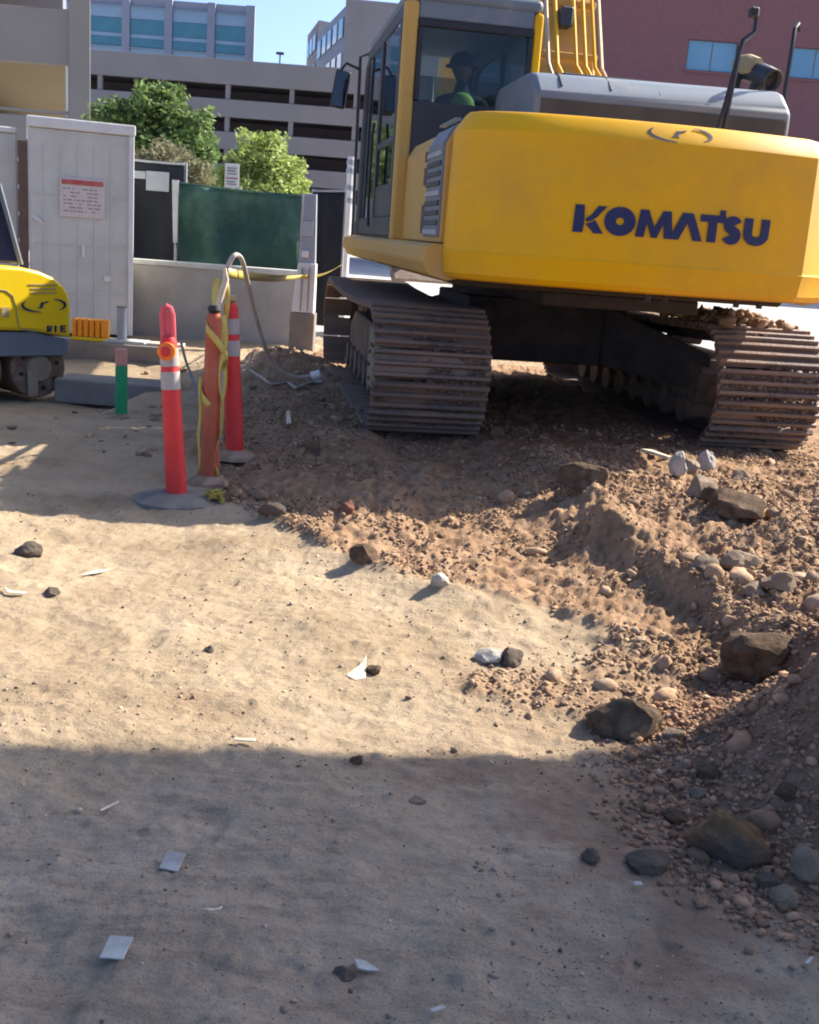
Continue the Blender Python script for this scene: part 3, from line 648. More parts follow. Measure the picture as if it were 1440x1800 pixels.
# kerbs, boards, small things in front of the container
k1 = at(115, 640, 11.9); k2 = at(296, 640, 11.9)
o = B(-1.2, k2.x-k1.x, 0, .35, -.12, .19).build('concrete_beam', M['conc_dk'], None, .015, 2); o.location = (k1.x, 11.9, 0.0); tag(o, 'grey concrete beam lying in front of the container carrying pale boards', 'concrete beam')
k1 = at(112, 690, 9.75); k2 = at(300, 690, 9.75)
o = B(-.1, k2.x-k1.x, 0, .45, -.16, .06).build('concrete_beam', M['conc_dk'], None, .015, 2); o.location = (k1.x, 9.78, 0.02); tag(o, 'low flat grey concrete beam nearest the green stake', 'concrete beam')
q = at(238, 607, 12.05)
o = B(-.33, .12, -.1, .14, 0, .035).build('board', M['board'], None, .004, 1); o.location = (q.x, 12.07, .192); tag(o, 'pale greenish board on the concrete beam left of the delineators', 'board')
o = B(-.0, .40, -.08, .12, 0, .03, rot=Matrix.Rotation(R(4), 3, 'Z')).build('board', M['wood'], None, .004, 1); o.location = (q.x+.13, 12.07, .193); tag(o, 'tan board on the concrete beam right beside the greenish board', 'board')
q = at(157, 595, 11.98)
bl = thing('warning_light_bar', 'ribbed orange yellow plastic block on the concrete beam beside the yellow machine', 'plastic block', (q.x, 12.07, .192))
B(-.21, .2, -.09, .09, 0, .04).build('base', M['bright_yellow'], bl, .008, 1)
for k in range(6): B(-.2+k*.065, -.145+k*.065, -.085, .085, .041, .24).build('lens', M['blockorange'], bl, .015, 2)
q = at(212, 590, 12.05)
cy_ = thing('pipe_stub', 'short dark grey pipe stub beside the container foot', 'pipe', (q.x, 12.1, .192))
MB().tube([(0, 0, 0), (0, 0, .38)], .055, 14).build('pipe', M['sign_grey'], cy_, smooth=True)
MB().tube([(0, 0, .381), (0, 0, .40)], .062, 14).build('cap', M['conc_dk'], cy_, smooth=True)
# ------------------------------------------------------------------ excavator
EC = Vector((0.96, 10.35, 0.13)); TH = R(9.5)
ex = thing('excavator', 'large yellow tracked excavator seen from behind with grey hood and open arm', 'excavator', EC, TH)
def track_path(n):
    r = .43; y0, y1, zc = -2.0, 2.0, .47; Ls = [4.0, math.pi*r, 4.0, math.pi*r]; tot = sum(Ls); out = []
    for k in range(n):
        s = tot*(k+.5)/n
        if s < 4.0: p = (y0+s, zc-r, 0.0)
        elif s < 4+Ls[1]:
            a = (s-4)/r; p = (y1+r*math.sin(a), zc-r*math.cos(a), a)
        elif s < 8+Ls[1]:
            d = s-4-Ls[1]; p = (y1-d, zc+r-.05*math.sin(math.pi*d/4), math.pi)
        else:
            a = (s-8-Ls[1])/r; p = (y0-r*math.sin(a), zc+r*math.cos(a), math.pi+a)
        out.append(p)
    return out, tot/n
pathp, pit = track_path(50)
shoe_mb = MB(); hw = .425
# cross-section along the travel direction (y), outer side is -z
for a, b_ in ((-.5, .5),):
    shoe_mb.box(-hw, hw, -pit*.49, pit*.44, -.018, 0)
for y in (-pit*.42, -pit*.05, pit*.33):
    shoe_mb.hexa([(-hw, y-.013, -.052), (hw, y-.013, -.052), (hw, y+.013, -.052), (-hw, y+.013, -.052)], [(-hw, y-.02, -.0185), (hw, y-.02, -.0185), (hw, y+.02, -.0185), (-hw, y+.02, -.0185)])
shoe0 = None
for sx in (-1, 1):
    xc = sx*1.295
    for (y, z, a) in pathp:
        if shoe0 is None:
            o = shoe_mb.build('track_shoe', M['shoe'], ex, .004, 1); shoe0 = o
        else:
            o = shoe0.copy(); COL.objects.link(o); o.parent = ex
        o.location = (xc, y, z-.0); o.rotation_euler = (a, 0, 0); o.location = (xc+random.uniform(-.004, .004), y, z); o.rotation_euler = (a+random.uniform(-.02, .02), 0, 0)
    ch = MB()
    for (y, z, a) in pathp:
        m = Matrix.Translation((xc, y, z)) @ Matrix.Rotation(a, 4, 'X')
        for s2 in (-.1, .1):
            t = MB(); t.box(s2-.03, s2+.03, -pit*.52, pit*.52, .002, .1); ch.add([m @ Vector(v) for v in t.v], t.f)
    ch.build('track_chain', M['under'], ex)
    fr = MB(); fr.prism([(-1.55, .26), (1.55, .26), (1.6, .52), (1.2, .66), (-1.2, .66), (-1.6, .52)], lambda u, v: (xc-.2, u, v), lambda u, v: (xc+.2, u, v))
    tf = fr.build('track_frame', M['steelmud'], ex, .02, 2)
    for k in range(8):
        MB().tube([(xc-.24, -1.4+k*.4, .2), (xc+.24, -1.4+k*.4, .2)], .12, 14).build('track_roller', M['steelmud'], tf, smooth=True)
    for k in (-.7, .7):
        MB().tube([(xc-.15, k, .74), (xc+.15, k, .74)], .06, 10).build('carrier_roller', M['steelmud'], tf, smooth=True)
    MB().tube([(xc-.06, 2.0, .47), (xc+.06, 2.0, .47)], .33, 24).build('idler_wheel', M['steelmud'], ex, smooth=True)
    sp = MB(); T = 21
    poly = []
    for k in range(T*2):
        rr_ = .335 if k % 2 else .29; a = math.pi*k/T; poly.append((rr_*math.cos(a), rr_*math.sin(a)))
    sp.prism(poly, lambda u, v: (xc-.04, -2.0+u, .47+v), lambda u, v: (xc+.04, -2.0+u, .47+v)); spo = sp.build('sprocket', M['steelmud'], ex)
    MB().tube([(xc, -2.0, .47), (xc+sx*.1, -2.0, .47), (xc+sx*.36, -2.0, .47), (xc+sx*.38, -2.0, .47)], [.2, .235, .235, .2], 22).build('final_drive', M['drive'], spo, smooth=True)
    for k in range(10):
        a = 2*math.pi*k/10
        MB().tube([(xc+sx*.378, -2+.17*math.cos(a), .47+.17*math.sin(a)), (xc+sx*.395, -2+.17*math.cos(a), .47+.17*math.sin(a))], .016, 6).build('bolt', M['steelmud'], spo)
    # side guard plate seen between the runs
    B(xc+sx*.30, xc+sx*.33, -1.78, -1.25, .24, .72).build('motor_guard', M['drive'], ex, .02, 2)
cb = MB(); cb.box(-.72, .72, -.75, .75, .44, .98)
for sx in (-1, 1):
    for sy in (-1, 1):
        cb.hexa([(sx*.5, sy*.25, .45), (sx*1.22, sy*1.05, .34), (sx*1.22, sy*1.5, .34), (sx*.5, sy*.8, .45)], [(sx*.5, sy*.25, .97), (sx*1.22, sy*1.05, .66), (sx*1.22, sy*1.5, .66), (sx*.5, sy*.8, .97)])
cb.build('carbody', M['under'], ex, .02, 2)
MB().tube([(0, 0, .98), (0, 0, 1.13)], .72, 40).build('slew_ring', M['under'], ex, smooth=True)
dkm = MB(); dkm.box(-1.2, 1.2, -2.6, 1.9, 1.13, 1.40); dkm.box(-.5, .7, -2.3, 1.6, 1.02, 1.129)
dkm.build('revolving_frame', M['under'], ex, .02, 1)
# tubular side skirts (D section) running along both sides
for sx in (-1, 1):
    pr = [(1.12, 1.20), (1.30, 1.16), (1.42, 1.19), (1.475, 1.28), (1.46, 1.375), (1.42, 1.40), (1.12, 1.40)]
    m_ = MB(); m_.prism([(u*sx, v) for u, v in pr], lambda u, v: (u, -2.74, v), lambda u, v: (u*1.06, 2.35, v+.01)); m_.build('side_skirt', M['yellow_dusty'], ex, .012, 2)
# counterweight: plan curve swept through a height profile
def cw_plan(t):   # t -1..1 across the back, returns x,y
    pts = [(-1.42, -2.05), (-1.42, -2.66), (-1.405, -2.74), (-1.36, -2.83), (-1.12, -3.06), (-1.02, -3.135), (-.9, -3.175)]
    return pts
left = [(-1.30, -2.70), (-1.345, -2.745), (-1.34, -2.82), (-1.31, -2.90), (-1.25, -2.975), (-1.17, -3.04), (-1.08, -3.095), (-.97, -3.145)]
mid = [(x, -3.27+.12*x*x) for x in np.linspace(-.86, .96, 15)]
right = [(1.035, -3.139), (1.40, -2.84), (1.50, -2.74), (1.53, -2.66), (1.53, -1.98)]
plan = left+mid+right
prof = [(1.18, .10), (1.192, .05), (1.225, .02), (1.35, .004), (1.362, .0), (1.375, .006), (1.6, .008), (1.9, .014), (2.115, .018), (2.13, .026), (2.215, .088), (2.235, .112), (2.24, .14)]
cwm = MB(); V = []; n = len(plan)
cen = Vector((0, -2.0))
for z, ins in prof:
    for i, (x, y) in enumerate(plan):
        a = Vector(plan[max(i-1, 0)]); b_ = Vector(plan[min(i+1, n-1)]); t = (b_-a).normalized(); nn = Vector((-t.y, t.x))
        k = 1.0 if 0 < i < n-1 else 1.0
        V.append((x+nn.x*ins, y+nn.y*ins*(1 if y < -2 else 0), z))
F_ = []
for j in range(len(prof)-1):
    for i in range(n-1): F_.append((j*n+i, j*n+i+1, (j+1)*n+i+1, (j+1)*n+i))
F_ += [tuple(range(n-1, -1, -1)), tuple((len(prof)-1)*n+i for i in range(n)), tuple(j*n for j in range(len(prof)))[::-1], tuple(j*n+n-1 for j in range(len(prof)))]
for j in range(len(prof)-1): F_.append((j*n+n-1, j*n, (j+1)*n, (j+1)*n+n-1))
F_ = [f for f in F_ if len(f) != len(prof)]
cwm.add(V, F_); cwo = cwm.build('counterweight', M['yellow'], ex, smooth=True, ang=19)
# lettering
def arc(cx, cy, r, a0, a1, n=12, sy=1.0): return [(cx+r*math.cos(R(a0+(a1-a0)*i/n)), cy+sy*r*math.sin(R(a0+(a1-a0)*i/n))) for i in range(n+1)]
def stroke(pts, wd):
    L_, Rr = [], []
    for i, p in enumerate(pts):
        a = Vector(pts[max(i-1, 0)]); b_ = Vector(pts[min(i+1, len(pts)-1)]); t = (b_-a).normalized(); nn = Vector((-t.y, t.x))*wd/2
        L_.append((p[0]+nn.x, p[1]+nn.y)); Rr.append((p[0]-nn.x, p[1]-nn.y))
    return [[L_[i], L_[i+1], Rr[i+1], Rr[i]] for i in range(len(pts)-1)]
def letters():
    out = []   # (name, x, list of convex-ish polygons)
    K = [[(0, 0), (.33, 0), (.36, .30), (.36, .5), (.33, 1), (.03, 1)], [(.40, .52), (.56, .64), (.80, 1), (1.08, 1), (.78, .6), (.58, .44), (.43, .40)], [(.41, .33), (.55, .37), (.72, .48), (1.02, 0), (.70, 0)]]
    O = stroke(arc(.53, .5, .335, 90, 450, 28, 1.0), .39)
    Mm = [[(0, 0), (.30, 0), (.36, .55), (.40, 1), (.12, 1)], [(.36, .55), (.55, .0), (.75, 0), (.62, .42), (.40, 1)], [(.55, .0), (.75, 0), (.94, .55), (.90, 1), (.64, .40)], [(.94, .55), (1.0, 0), (1.30, 0), (1.18, 1), (.90, 1)]]
    A = [[(0, 0), (.33, 0), (.60, .64), (.60, 1), (.40, 1)], [(.60, .64), (.85, 0), (1.18, 0), (.78, 1), (.60, 1)]]
    T = [[(0, .74), (.92, .74), (.92, 1), (0, 1)], [(.30, 0), (.62, 0), (.62, .738), (.30, .738)]]
    dot = [[(0, 1.0), (.2, 1.0), (.2, 1.2), (0, 1.2)]]
    Sx = stroke(arc(.42, .69, .175, 20, 250, 12, .95)+arc(.40, .31, .185, 70, -160, 12, .95), .34)
    U = stroke([(.17, 1), (.17, .42)]+arc(.5, .42, .33, 180, 360, 14, .8)+[(.83, .42), (.83, 1)], .33)
    x = 0; out.append((K, 0)); out.append((O, 1.02)); out.append((Mm, 2.10)); out.append((A, 3.28)); out.append((T, 4.33)); out.append((dot, 5.02)); out.append((Sx, 5.12)); out.append((U, 5.96))
    return out, 6.97
def cwy(x): return -3.27+.12*x*x
def place_on_cw(polys, map2, thick, name):
    bm = bmesh.new()
    for poly in polys:
        # subdivide long edges so the lettering follows the curved back
        pts = []
        for i, p in enumerate(poly):
            q = poly[(i+1) % len(poly)]; k = max(1, int(math.hypot(q[0]-p[0], q[1]-p[1])/.03))
            pts += [(p[0]+(q[0]-p[0])*j/k, p[1]+(q[1]-p[1])*j/k) for j in range(k)]
        try: bm.faces.new([bm.verts.new((u, v, 0)) for u, v in pts])
        except ValueError: pass
    bmesh.ops.triangulate(bm, faces=bm.faces[:])
    r = bmesh.ops.extrude_face_region(bm, geom=bm.faces[:])
    top = {v for v in r['geom'] if isinstance(v, bmesh.types.BMVert)}
    for v in bm.verts: v.co = Vector(map2(v.co.x, v.co.y, thick if v in top else 0.0015))
    bmesh.ops.recalc_face_normals(bm, faces=bm.faces[:])
    me = bpy.data.meshes.new(name); bm.to_mesh(me); bm.free(); return me
lt, LW = letters(); hL = .168; wL = 1.33; x0L, z0L = -.61, 1.535
for polys, ox in lt:
    pp = [[((u+ox)*wL/LW, v*hL) for u, v in poly] for poly in polys]
    me = place_on_cw(pp, lambda u, v, t: (x0L+u, cwy(x0L+u)+.006+(z0L+v-1.6)*.03-.0035-t, z0L+v), .005, 'lettering')
    mk('lettering', me, M['navy'], cwo)
# round hire emblem on the sloping top edge: broken ring with a slanted stroke
def emblem_polys(s):
    ring1 = arc(0, 0, 1.0, 150, 262, 14, .42); ring2 = arc(0, 0, 1.0, 62, -42, 14, .42)
    P_ = []
    for rg_ in (ring1, ring2):
        nn = len(rg_)-1
        for i in range(nn):
            wv = .10*math.sin(math.pi*(i+.6)/(nn+.4))+.025
            P_ += stroke([rg_[i], rg_[i+1]], wv)
    P_ += [[(-.22, -.14), (-.10, -.14), (.02, .16), (-.12, .16)], [(-.06, .06), (.0, .16), (.22, .24), (.20, .17)], [(-.28, -.14), (-.04, -.14), (-.05, -.18), (-.30, -.18)]]
    return [[(u*s, v*s) for u, v in p] for p in P_]
def on_slope(u, v, t):
    # sloping facet between z 2.055 (inset .042) and 2.15 (inset .125)
    x = .03+u; k = (v+.075)/.15
    z = 2.125+.09*k; ins = .026+.062*k+.006
    return (x, cwy(x)+ins-.004-t, z+.004)
mk('emblem', place_on_cw(emblem_polys(.205), on_slope, .004, 'emblem'), M['navy'], cwo)
for x in (-.02, .10, .62, .80):
    MB().tube([(x, cwy(x)+.14, 1.13), (x, cwy(x)+.14, 1.18)], .022, 8).build('mount_bolt', M['under'], cwo)
# left engine-bay side and intake louvres
sp = MB(); sp.prism([(-1.365, 1.405), (-1.365, 2.04), (-1.31, 2.14), (-1.18, 2.20), (-.3, 2.20), (-.3, 1.405)], lambda u, v: (u, -2.69, v), lambda u, v: (u, -.93, v))
spo = sp.build('side_panel', M['yellow_dusty'], ex, .012, 2)
gr = MB(); gr.prism([(-1.38, 1.44), (-1.38, 2.05), (-1.32, 2.152), (-1.19, 2.212), (-1.19, 2.16), (-1.30, 2.09), (-1.335, 2.0), (-1.335, 1.44)], lambda u, v: (u, -2.685, v), lambda u, v: (u, -2.10, v))
gro = gr.build('intake_grille', M['hood'], ex, .004, 1)
for k in range(9):
    z = 1.455+k*.064
    B(-1.391, -1.3805, -2.67, -2.12, z, z+.034).build('louvre', M['cabdark'] if k % 4 else M['galv'], gro, .003, 1)
for z0_, z1_ in ((1.46, 1.66), (1.80, 1.92), (1.96, 2.03)):
    B(-1.372, -1.35, -2.07, -1.90, z0_, z1_).build('vent_slot', M['rust'], spo)
for k in range(3):
    B(-1.30+k*.09, -1.26+k*.09, -2.62, -2.0, 2.2015, 2.214).build('vent_slat', M['hood'], spo)
# right side boxes and tanks
B(.55, 1.43, -1.96, 1.35, 1.405, 2.19).build('right_housing', M['yellow_dusty'], ex, .05, 3)
B(.62, 1.40, 1.36, 1.95, 1.405, 1.85).build('tool_box', M['yellow_dusty'], ex, .04, 3)
# engine hood
hd = MB(); hp = [(-2.32, 2.201), (-2.32, 2.485), (-2.29, 2.515), (-2.16, 2.625), (-2.08, 2.655), (-1.95, 2.665), (-1.12, 2.66), (-1.0, 2.60), (-.97, 2.201)]
hd.prism(hp, lambda u, v: (-.70, u, v-.035), lambda u, v: (1.2, u, v)); hdo = hd.build('engine_hood', M['hood'], ex, .045, 3, smooth=True, ang=40)
B(-.66, 1.16, -2.328, -2.3215, 2.205, 2.43).build('rear_panel', M['cabdark'], hdo, .002, 1)  # darker grey sheet over the hood's rear face
for k in range(5):
    x = -.50+k*.36
    m_ = MB(); pts = [(x, -2.25, 2.525), (x, -2.165, 2.592), (x, -2.08, 2.627), (x, -1.9, 2.636)]
    m_.tube([Vector(p) for p in pts], .007, 6); m_.build('hood_strap', M['cabdark'], hdo)
B(-.35, .75, -1.7, -1.3, 2.661, 2.70).build('hood_vent', M['black'], hdo, .01, 1)
# exhaust with tan heat shield
MB().tube([(1.240, -1.55, 2.570), (1.240, -1.55, 2.730), (1.250, -1.60, 2.810), (1.280, -1.70, 2.850)], .055, 12).build('exhaust_stub', M['cabdark'], ex, smooth=True)
eo = MB(); eo.tube([(1.180, -1.45, 2.880), (1.250, -1.60, 2.840), (1.290, -1.74, 2.780)], [.07, .085, .088], 16, cap=False); eoo = eo.build('exhaust_pipe', M['cabdark'], ex, smooth=True)
so_ = eoo.modifiers.new('thick', 'SOLIDIFY'); so_.thickness = .012
MB().tube([(1.220, -1.53, 2.850), (1.280, -1.70, 2.790)], .068, 14).build('exhaust_bore', M['black'], eoo)
MB().tube([(1.120, -1.42, 2.930), (1.170, -1.50, 2.915), (1.220, -1.58, 2.890)], [.06, .085, .075], 10).build('heat_shield', M['tan'], ex, smooth=True)
MB().tube([(1.120, -1.45, 2.610), (1.130, -1.46, 2.880)], .03, 8).build('intake_pipe', M['rubber'], ex, smooth=True)
# hand rails with mirror
MB().tube([(.47, -2.72, 2.23), (.52, -2.70, 2.46), (.58, -2.68, 2.82)], .016, 8).build('hand_rail', M['black'], ex, smooth=True)
MB().tube([(.53, -2.70, 2.23), (.54, -2.70, 2.43), (.575, -2.68, 2.78), (.60, -2.66, 2.86), (.69, -2.62, 2.93), (.69, -2.62, 3.02)], .018, 8).build('mirror_arm', M['black'], ex, smooth=True)
B(.63, .69, -2.66, -2.60, 3.015, 3.08).build('mirror_bracket', M['black'], ex, .01, 1)
MB().tube([(1.27, -2.0, 2.15), (1.27, -2.0, 2.62), (1.28, -1.99, 2.95), (1.29, -1.97, 3.12), (1.33, -1.93, 3.16), (1.36, -1.9, 3.12)], .016, 8).build('hand_rail', M['black'], ex, smooth=True)
# ---- cab
CX0, CX1, CY0, CY1, CZ0, CZ1 = -1.46, -.33, -.92, 1.85, 1.425, 3.29
cab = B(CX0+.03, CX1-.02, CY0+.05, CY1-.05, CZ0-.02, CZ0+.05).build('cab', M['cabdark'], ex)
def cpart(name, mat, *a, bev=.012, seg=2): return B(*a).build(name, M[mat], cab, bev, seg)
cpart('rear_pillar', 'yellow_dusty', CX0, CX0+.115, CY0, CY0+.13, CZ0-.03, CZ1-.05, bev=.03, seg=3)
cpart('rear_pillar', 'yellow', CX1-.075, CX1, CY0, CY0+.1, CZ0, CZ1-.05, bev=.03, seg=3)
cpart('rear_sill', 'cabdark', CX0+.116, CX1-.076, CY0+.02, CY0+.09, 2.05, 2.50, bev=.01)
cpart('rear_header', 'hood', CX0+.116, CX1-.076, CY0+.02, CY0+.09, 3.115, CZ1-.04)
cpart('window_gasket', 'black', CX0+.116, CX1-.076, CY0+.0, CY0+.05, 3.05, 3.113)
cpart('window_gasket', 'black', CX0+.116, CX0+.155, CY0+.0, CY0+.05, 2.502, 3.049, bev=.005)
cpart('window_gasket', 'black', CX1-.115, CX1-.076, CY0+.0, CY0+.05, 2.502, 3.049, bev=.005)
B(CX0+.156, CX1-.116, CY0+.025, CY0+.033, 2.502, 3.049).build('rear_window', M['glass'], cab)
# left side: door frame, posts, glass
fx = CX0
cpart('door_sill', 'cabdark', fx, fx+.05, CY0+.131, CY1-.06, CZ0, CZ0+.16)
cpart('door_post', 'cabdark', fx-.004, fx+.05, CY0+.131, CY0+.24, CZ0+.161, CZ1-.17)
cpart('door_post', 'cabdark', fx-.006, fx+.05, .42, .52, CZ0+.161, CZ1-.17)
cpart('door_header', 'cabdark', fx, fx+.06, CY0+.131, CY1-.12, CZ1-.169, CZ1-.06)
cpart('door_panel', 'cabdark', fx+.005, fx+.03, CY0+.241, .419, CZ0+.161, 1.86)
cpart('door_rail', 'cabdark', fx-.002, fx+.03, CY0+.241, .419, 2.18, 2.24)
B(fx+.012, fx+.02, CY0+.241, .419, 1.861, 2.179).build('side_window', M['glassdark'], cab)
B(fx+.012, fx+.02, CY0+.241, .419, 2.241, CZ1-.171).build('side_window', M['glassdark'], cab)
B(fx+.012, fx+.02, .521, CY1-.13, CZ0+.161, CZ1-.171).build('side_window', M['glassdark'], cab)
hb = MB(); hb.tube([(fx-.05, .36, 1.5), (fx-.06, .36, 1.7), (fx-.06, .37, 2.3), (fx-.05, .37, 2.42)], .014, 8); hb.build('door_handle_bar', M['black'], cab, smooth=True)
fp = MB(); fp.tube([(fx+.03, CY1-.05, CZ0), (fx+.03, CY1-.06, 2.2), (fx+.04, CY1-.12, 3.07), (fx+.07, CY1-.30, CZ1-.06)], .055, 8); fp.build('front_pillar', M['cabdark'], cab, smooth=True)
fp = MB(); fp.tube([(CX1-.03, CY1-.05, CZ0), (CX1-.03, CY1-.06, 2.2), (CX1-.04, CY1-.12, 3.07), (CX1-.07, CY1-.30, CZ1-.06)], .055, 8); fp.build('front_pillar', M['cabdark'], cab, smooth=True)
B(CX0+.09, CX1-.09, CY1-.075, CY1-.067, CZ0+.3, 3.06).build('windscreen', M['glass'], cab)
cpart('front_sill', 'yellow_dusty', CX0+.09, CX1-.09, CY1-.1, CY1-.05, CZ0, CZ0+.299)
cpart('right_sill', 'cabdark', CX1-.05, CX1, CY0+.101, CY1-.11, CZ0, 2.0)
cpart('right_post', 'cabdark', CX1-.05, CX1, .3, .38, 2.001, CZ1-.17)
cpart('right_header', 'cabdark', CX1-.06, CX1, CY0+.101, CY1-.14, CZ1-.169, CZ1-.06)
B(CX1-.03, CX1-.022, CY0+.101, .299, 2.001, CZ1-.171).build('side_window', M['glass'], cab)
B(CX1-.03, CX1-.022, .381, CY1-.14, 2.001, CZ1-.171).build('side_window', M['glass'], cab)
cpart('roof', 'hood', CX0+.01, CX1-.01, CY0+.0, CY1-.14, CZ1-.055, CZ1+.05, bev=.05, seg=4)
cpart('seat_back', 'seat', -1.03, -.57, -.36, -.24, 2.05, 2.5, bev=.06, seg=3)
cpart('seat_cushion', 'seat', -1.05, -.55, -.23, .25, 1.92, 2.05, bev=.05, seg=3)
cpart('seat_base', 'seat', -1.0, -.6, -.2, .2, CZ0+.051, 1.919)
cpart('console', 'seat', -1.22, -1.09, -.2, .3, 2.0, 2.14, bev=.03)
cpart('console', 'seat', -.52, -.40, -.2, .3, 2.0, 2.14, bev=.03)
for x in (-1.155, -.46): MB().tube([(x, .26, 2.14), (x, .27, 2.3)], .018, 8).build('control_lever', M['black'], cab)
# front-left mirror mast
mm = MB(); mm.tube([(fx-.04, 1.90, 1.33), (fx-.05, 1.92, 2.0), (fx-.06, 1.94, 3.2), (fx+.05, 1.84, 3.24)], .017, 8); mmo = mm.build('mirror_mast', M['black'], ex, smooth=True)
MB().tube([(fx-.06, 1.94, 3.08), (fx-.2, 1.95, 3.13), (fx-.25, 1.95, 3.06)], .016, 8).build('mirror_arm', M['black'], mmo, smooth=True)
mr_ = B(fx-.33, fx-.17, 1.93, 1.98, 2.68, 3.06, rot=Matrix.Rotation(R(8), 3, 'Y')).build('mirror', M['black'], mmo, .03, 3)
B(fx-.315, fx-.185, 1.923, 1.9285, 2.70, 3.04, rot=Matrix.Rotation(R(8), 3, 'Y')).build('mirror_glass', M['glassdark'], mmo, .0)
# ---- boom, arm, bucket
bc = .27; bw = .30
bo = MB()
prf = [(.1, 1.75), (.45, 1.45), (.85, 1.75), (1.3, 3.2), (2.3, 3.75), (6.2, 4.05), (6.35, 4.3), (6.2, 4.5), (2.2, 4.35), (.8, 3.75), (.05, 2.1)]
bo.prism(prf, lambda u, v: (bc-bw, u, v), lambda u, v: (bc+bw, u, v)); boo = bo.build('boom', M['yellow_dusty'], ex, .03, 2)
for k, x in enumerate((-.245, -.16, .02, .11, .2, .26)):
    dx = random.uniform(-.01, .01)
    pts = [(bc+x+(.17 if k > 3 else .10), -.12, 2.45), (bc+x+.09+dx, -.06, 2.62), (bc+x+.02+dx, .22, 2.92), (bc+x+.02, .35, 3.0), (bc+x+.03, .80, 3.8), (bc+x+.03, 2.1, 4.42)]
    pts = [(p[0], p[1]-.09+.0, p[2]+.06) for p in pts]
    MB().tube(pts, .02, 8).build('boom_pipe', M['chrome'] if k in (0, 5) else M['yellow'], boo, smooth=True)
for t in (.28, .62, .92):
    y, z = .05+.75*t-.05, 2.1+1.65*t+.05
    B(bc-.27, bc+.29, y-.02, y+.02, z-.03, z+.03).build('pipe_clamp', M['yellow_dusty'], boo, .008, 1)
MB().tube([(bc-.05, -.05, 2.35), (bc-.06, .06, 2.62), (bc-.02, .2, 2.85), (bc-.03, .35, 3.0)], .022, 8).build('hydraulic_hose', M['rubber'], boo, smooth=True)
B(bc-.1, bc+.02, .45, .6, 3.42, 3.6).build('valve_block', M['cabdark'], boo, .015, 1)
ar = MB(); ar.prism([(6.0, 4.2), (6.5, 4.65), (7.5, 2.6), (7.3, 2.3), (7.1, 2.4)], lambda u, v: (bc-.17, u, v), lambda u, v: (bc+.17, u, v)); ar.build('arm', M['yellow_dusty'], ex, .03, 2)
bk = MB(); bk.prism([(7.2, 2.4), (7.7, 2.3), (8.1, 1.7), (7.9, 1.1), (7.3, .75), (6.9, .8), (7.35, 1.0), (7.7, 1.4), (7.7, 1.8), (7.3, 2.1)], lambda u, v: (bc-.6, u, v), lambda u, v: (bc+.6, u, v)); bk.build('bucket', M['steelmud'], ex, .02, 2)
for s2 in (-.42, .42):
    MB().tube([(bc+s2, .95, 1.5), (bc+s2, 1.6, 2.4)], .09, 12).build('boom_cylinder', M['yellow_dusty'], ex, smooth=True)
    MB().tube([(bc+s2, 1.6, 2.4), (bc+s2*.85, 2.4, 3.9)], .05, 12).build('cylinder_rod', M['galv'], ex, smooth=True)

# ---- operator, seated, seen from behind through the rear window
def skin_body(name, verts, edges, rad, mat, parent, sub=2):
    me = bpy.data.meshes.new(name); me.from_pydata(verts, edges, []); o = mk(name, me, mat, parent)
    sk = o.modifiers.new('skin', 'SKIN'); 
    for i, r_ in enumerate(rad): me.skin_vertices[0].data[i].radius = (r_, r_*.85 if r_ > .06 else r_)
    me.skin_vertices[0].data[0].use_root = True
    s_ = o.modifiers.new('sub', 'SUBSURF'); s_.levels = s_.render_levels = sub; sk.use_smooth_shade = True
    return o
opw = ex.matrix_basis if False else Matrix.Translation(EC) @ Matrix.Rotation(TH, 4, 'Z')
op = thing('person', 'excavator operator in dark clothes and lime hi-vis vest seated in the cab', 'person', opw @ Vector((-.80, -.05, 2.14)), TH)
vs = [(0, 0, .08), (0, -.02, .25), (0, -.03, .42), (0, 0, .53), (0, .02, .60), (0, .03, .66)]; ed = [(0, 1), (1, 2), (2, 3), (3, 4), (4, 5)]; rd = [.15, .15, .17, .09, .062, .058]
for s2 in (-1, 1):
    b0 = len(vs); vs += [(s2*.19, -.02, .46), (s2*.26, .06, .22), (s2*.30, .28, .14), (s2*.325, .36, .17)]; rd += [.075, .052, .042, .035]
    ed += [(2, b0), (b0, b0+1), (b0+1, b0+2), (b0+2, b0+3)]
    for f in range(4):
        k = len(vs); vs += [(s2*.325+(f-1.5)*.018, .40, .20-.004*f), (s2*.325+(f-1.5)*.019, .425, .185), (s2*.325+(f-1.5)*.019, .415, .165)]; rd += [.009, .008, .007]; ed += [(b0+3, k), (k, k+1), (k+1, k+2)]
    k = len(vs); vs += [(s2*.29, .38, .18), (s2*.295, .41, .165)]; rd += [.010, .008]; ed += [(b0+3, k), (k, k+1)]
    b1_ = len(vs); vs += [(s2*.10, .06, .07), (s2*.16, .46, .06), (s2*.16, .52, -.28), (s2*.16, .64, -.33)]; rd += [.095, .065, .05, .04]
    ed += [(0, b1_), (b1_, b1_+1), (b1_+1, b1_+2), (b1_+2, b1_+3)]
skin_body('body', vs, ed, rd, M['cloth'], op)
hm = bmesh.new(); bmesh.ops.create_icosphere(hm, subdivisions=3, radius=1)
for v in hm.verts:
    c = v.co; f = 1.0
    jaw = max(0, -c.z)
    v.co = Vector((c.x*.078*(1-.25*jaw), c.y*.098*(1-.12*jaw)+(.012*jaw), c.z*.118))
    if c.y > .8 and abs(c.x) < .25 and -.25 < c.z < .12: v.co.y += .022
me = bpy.data.meshes.new('head'); hm.to_mesh(me); hm.free(); ho = mk('head', me, M['skin'], op, smooth=True, ang=80); ho.location = (0, .06, .755)
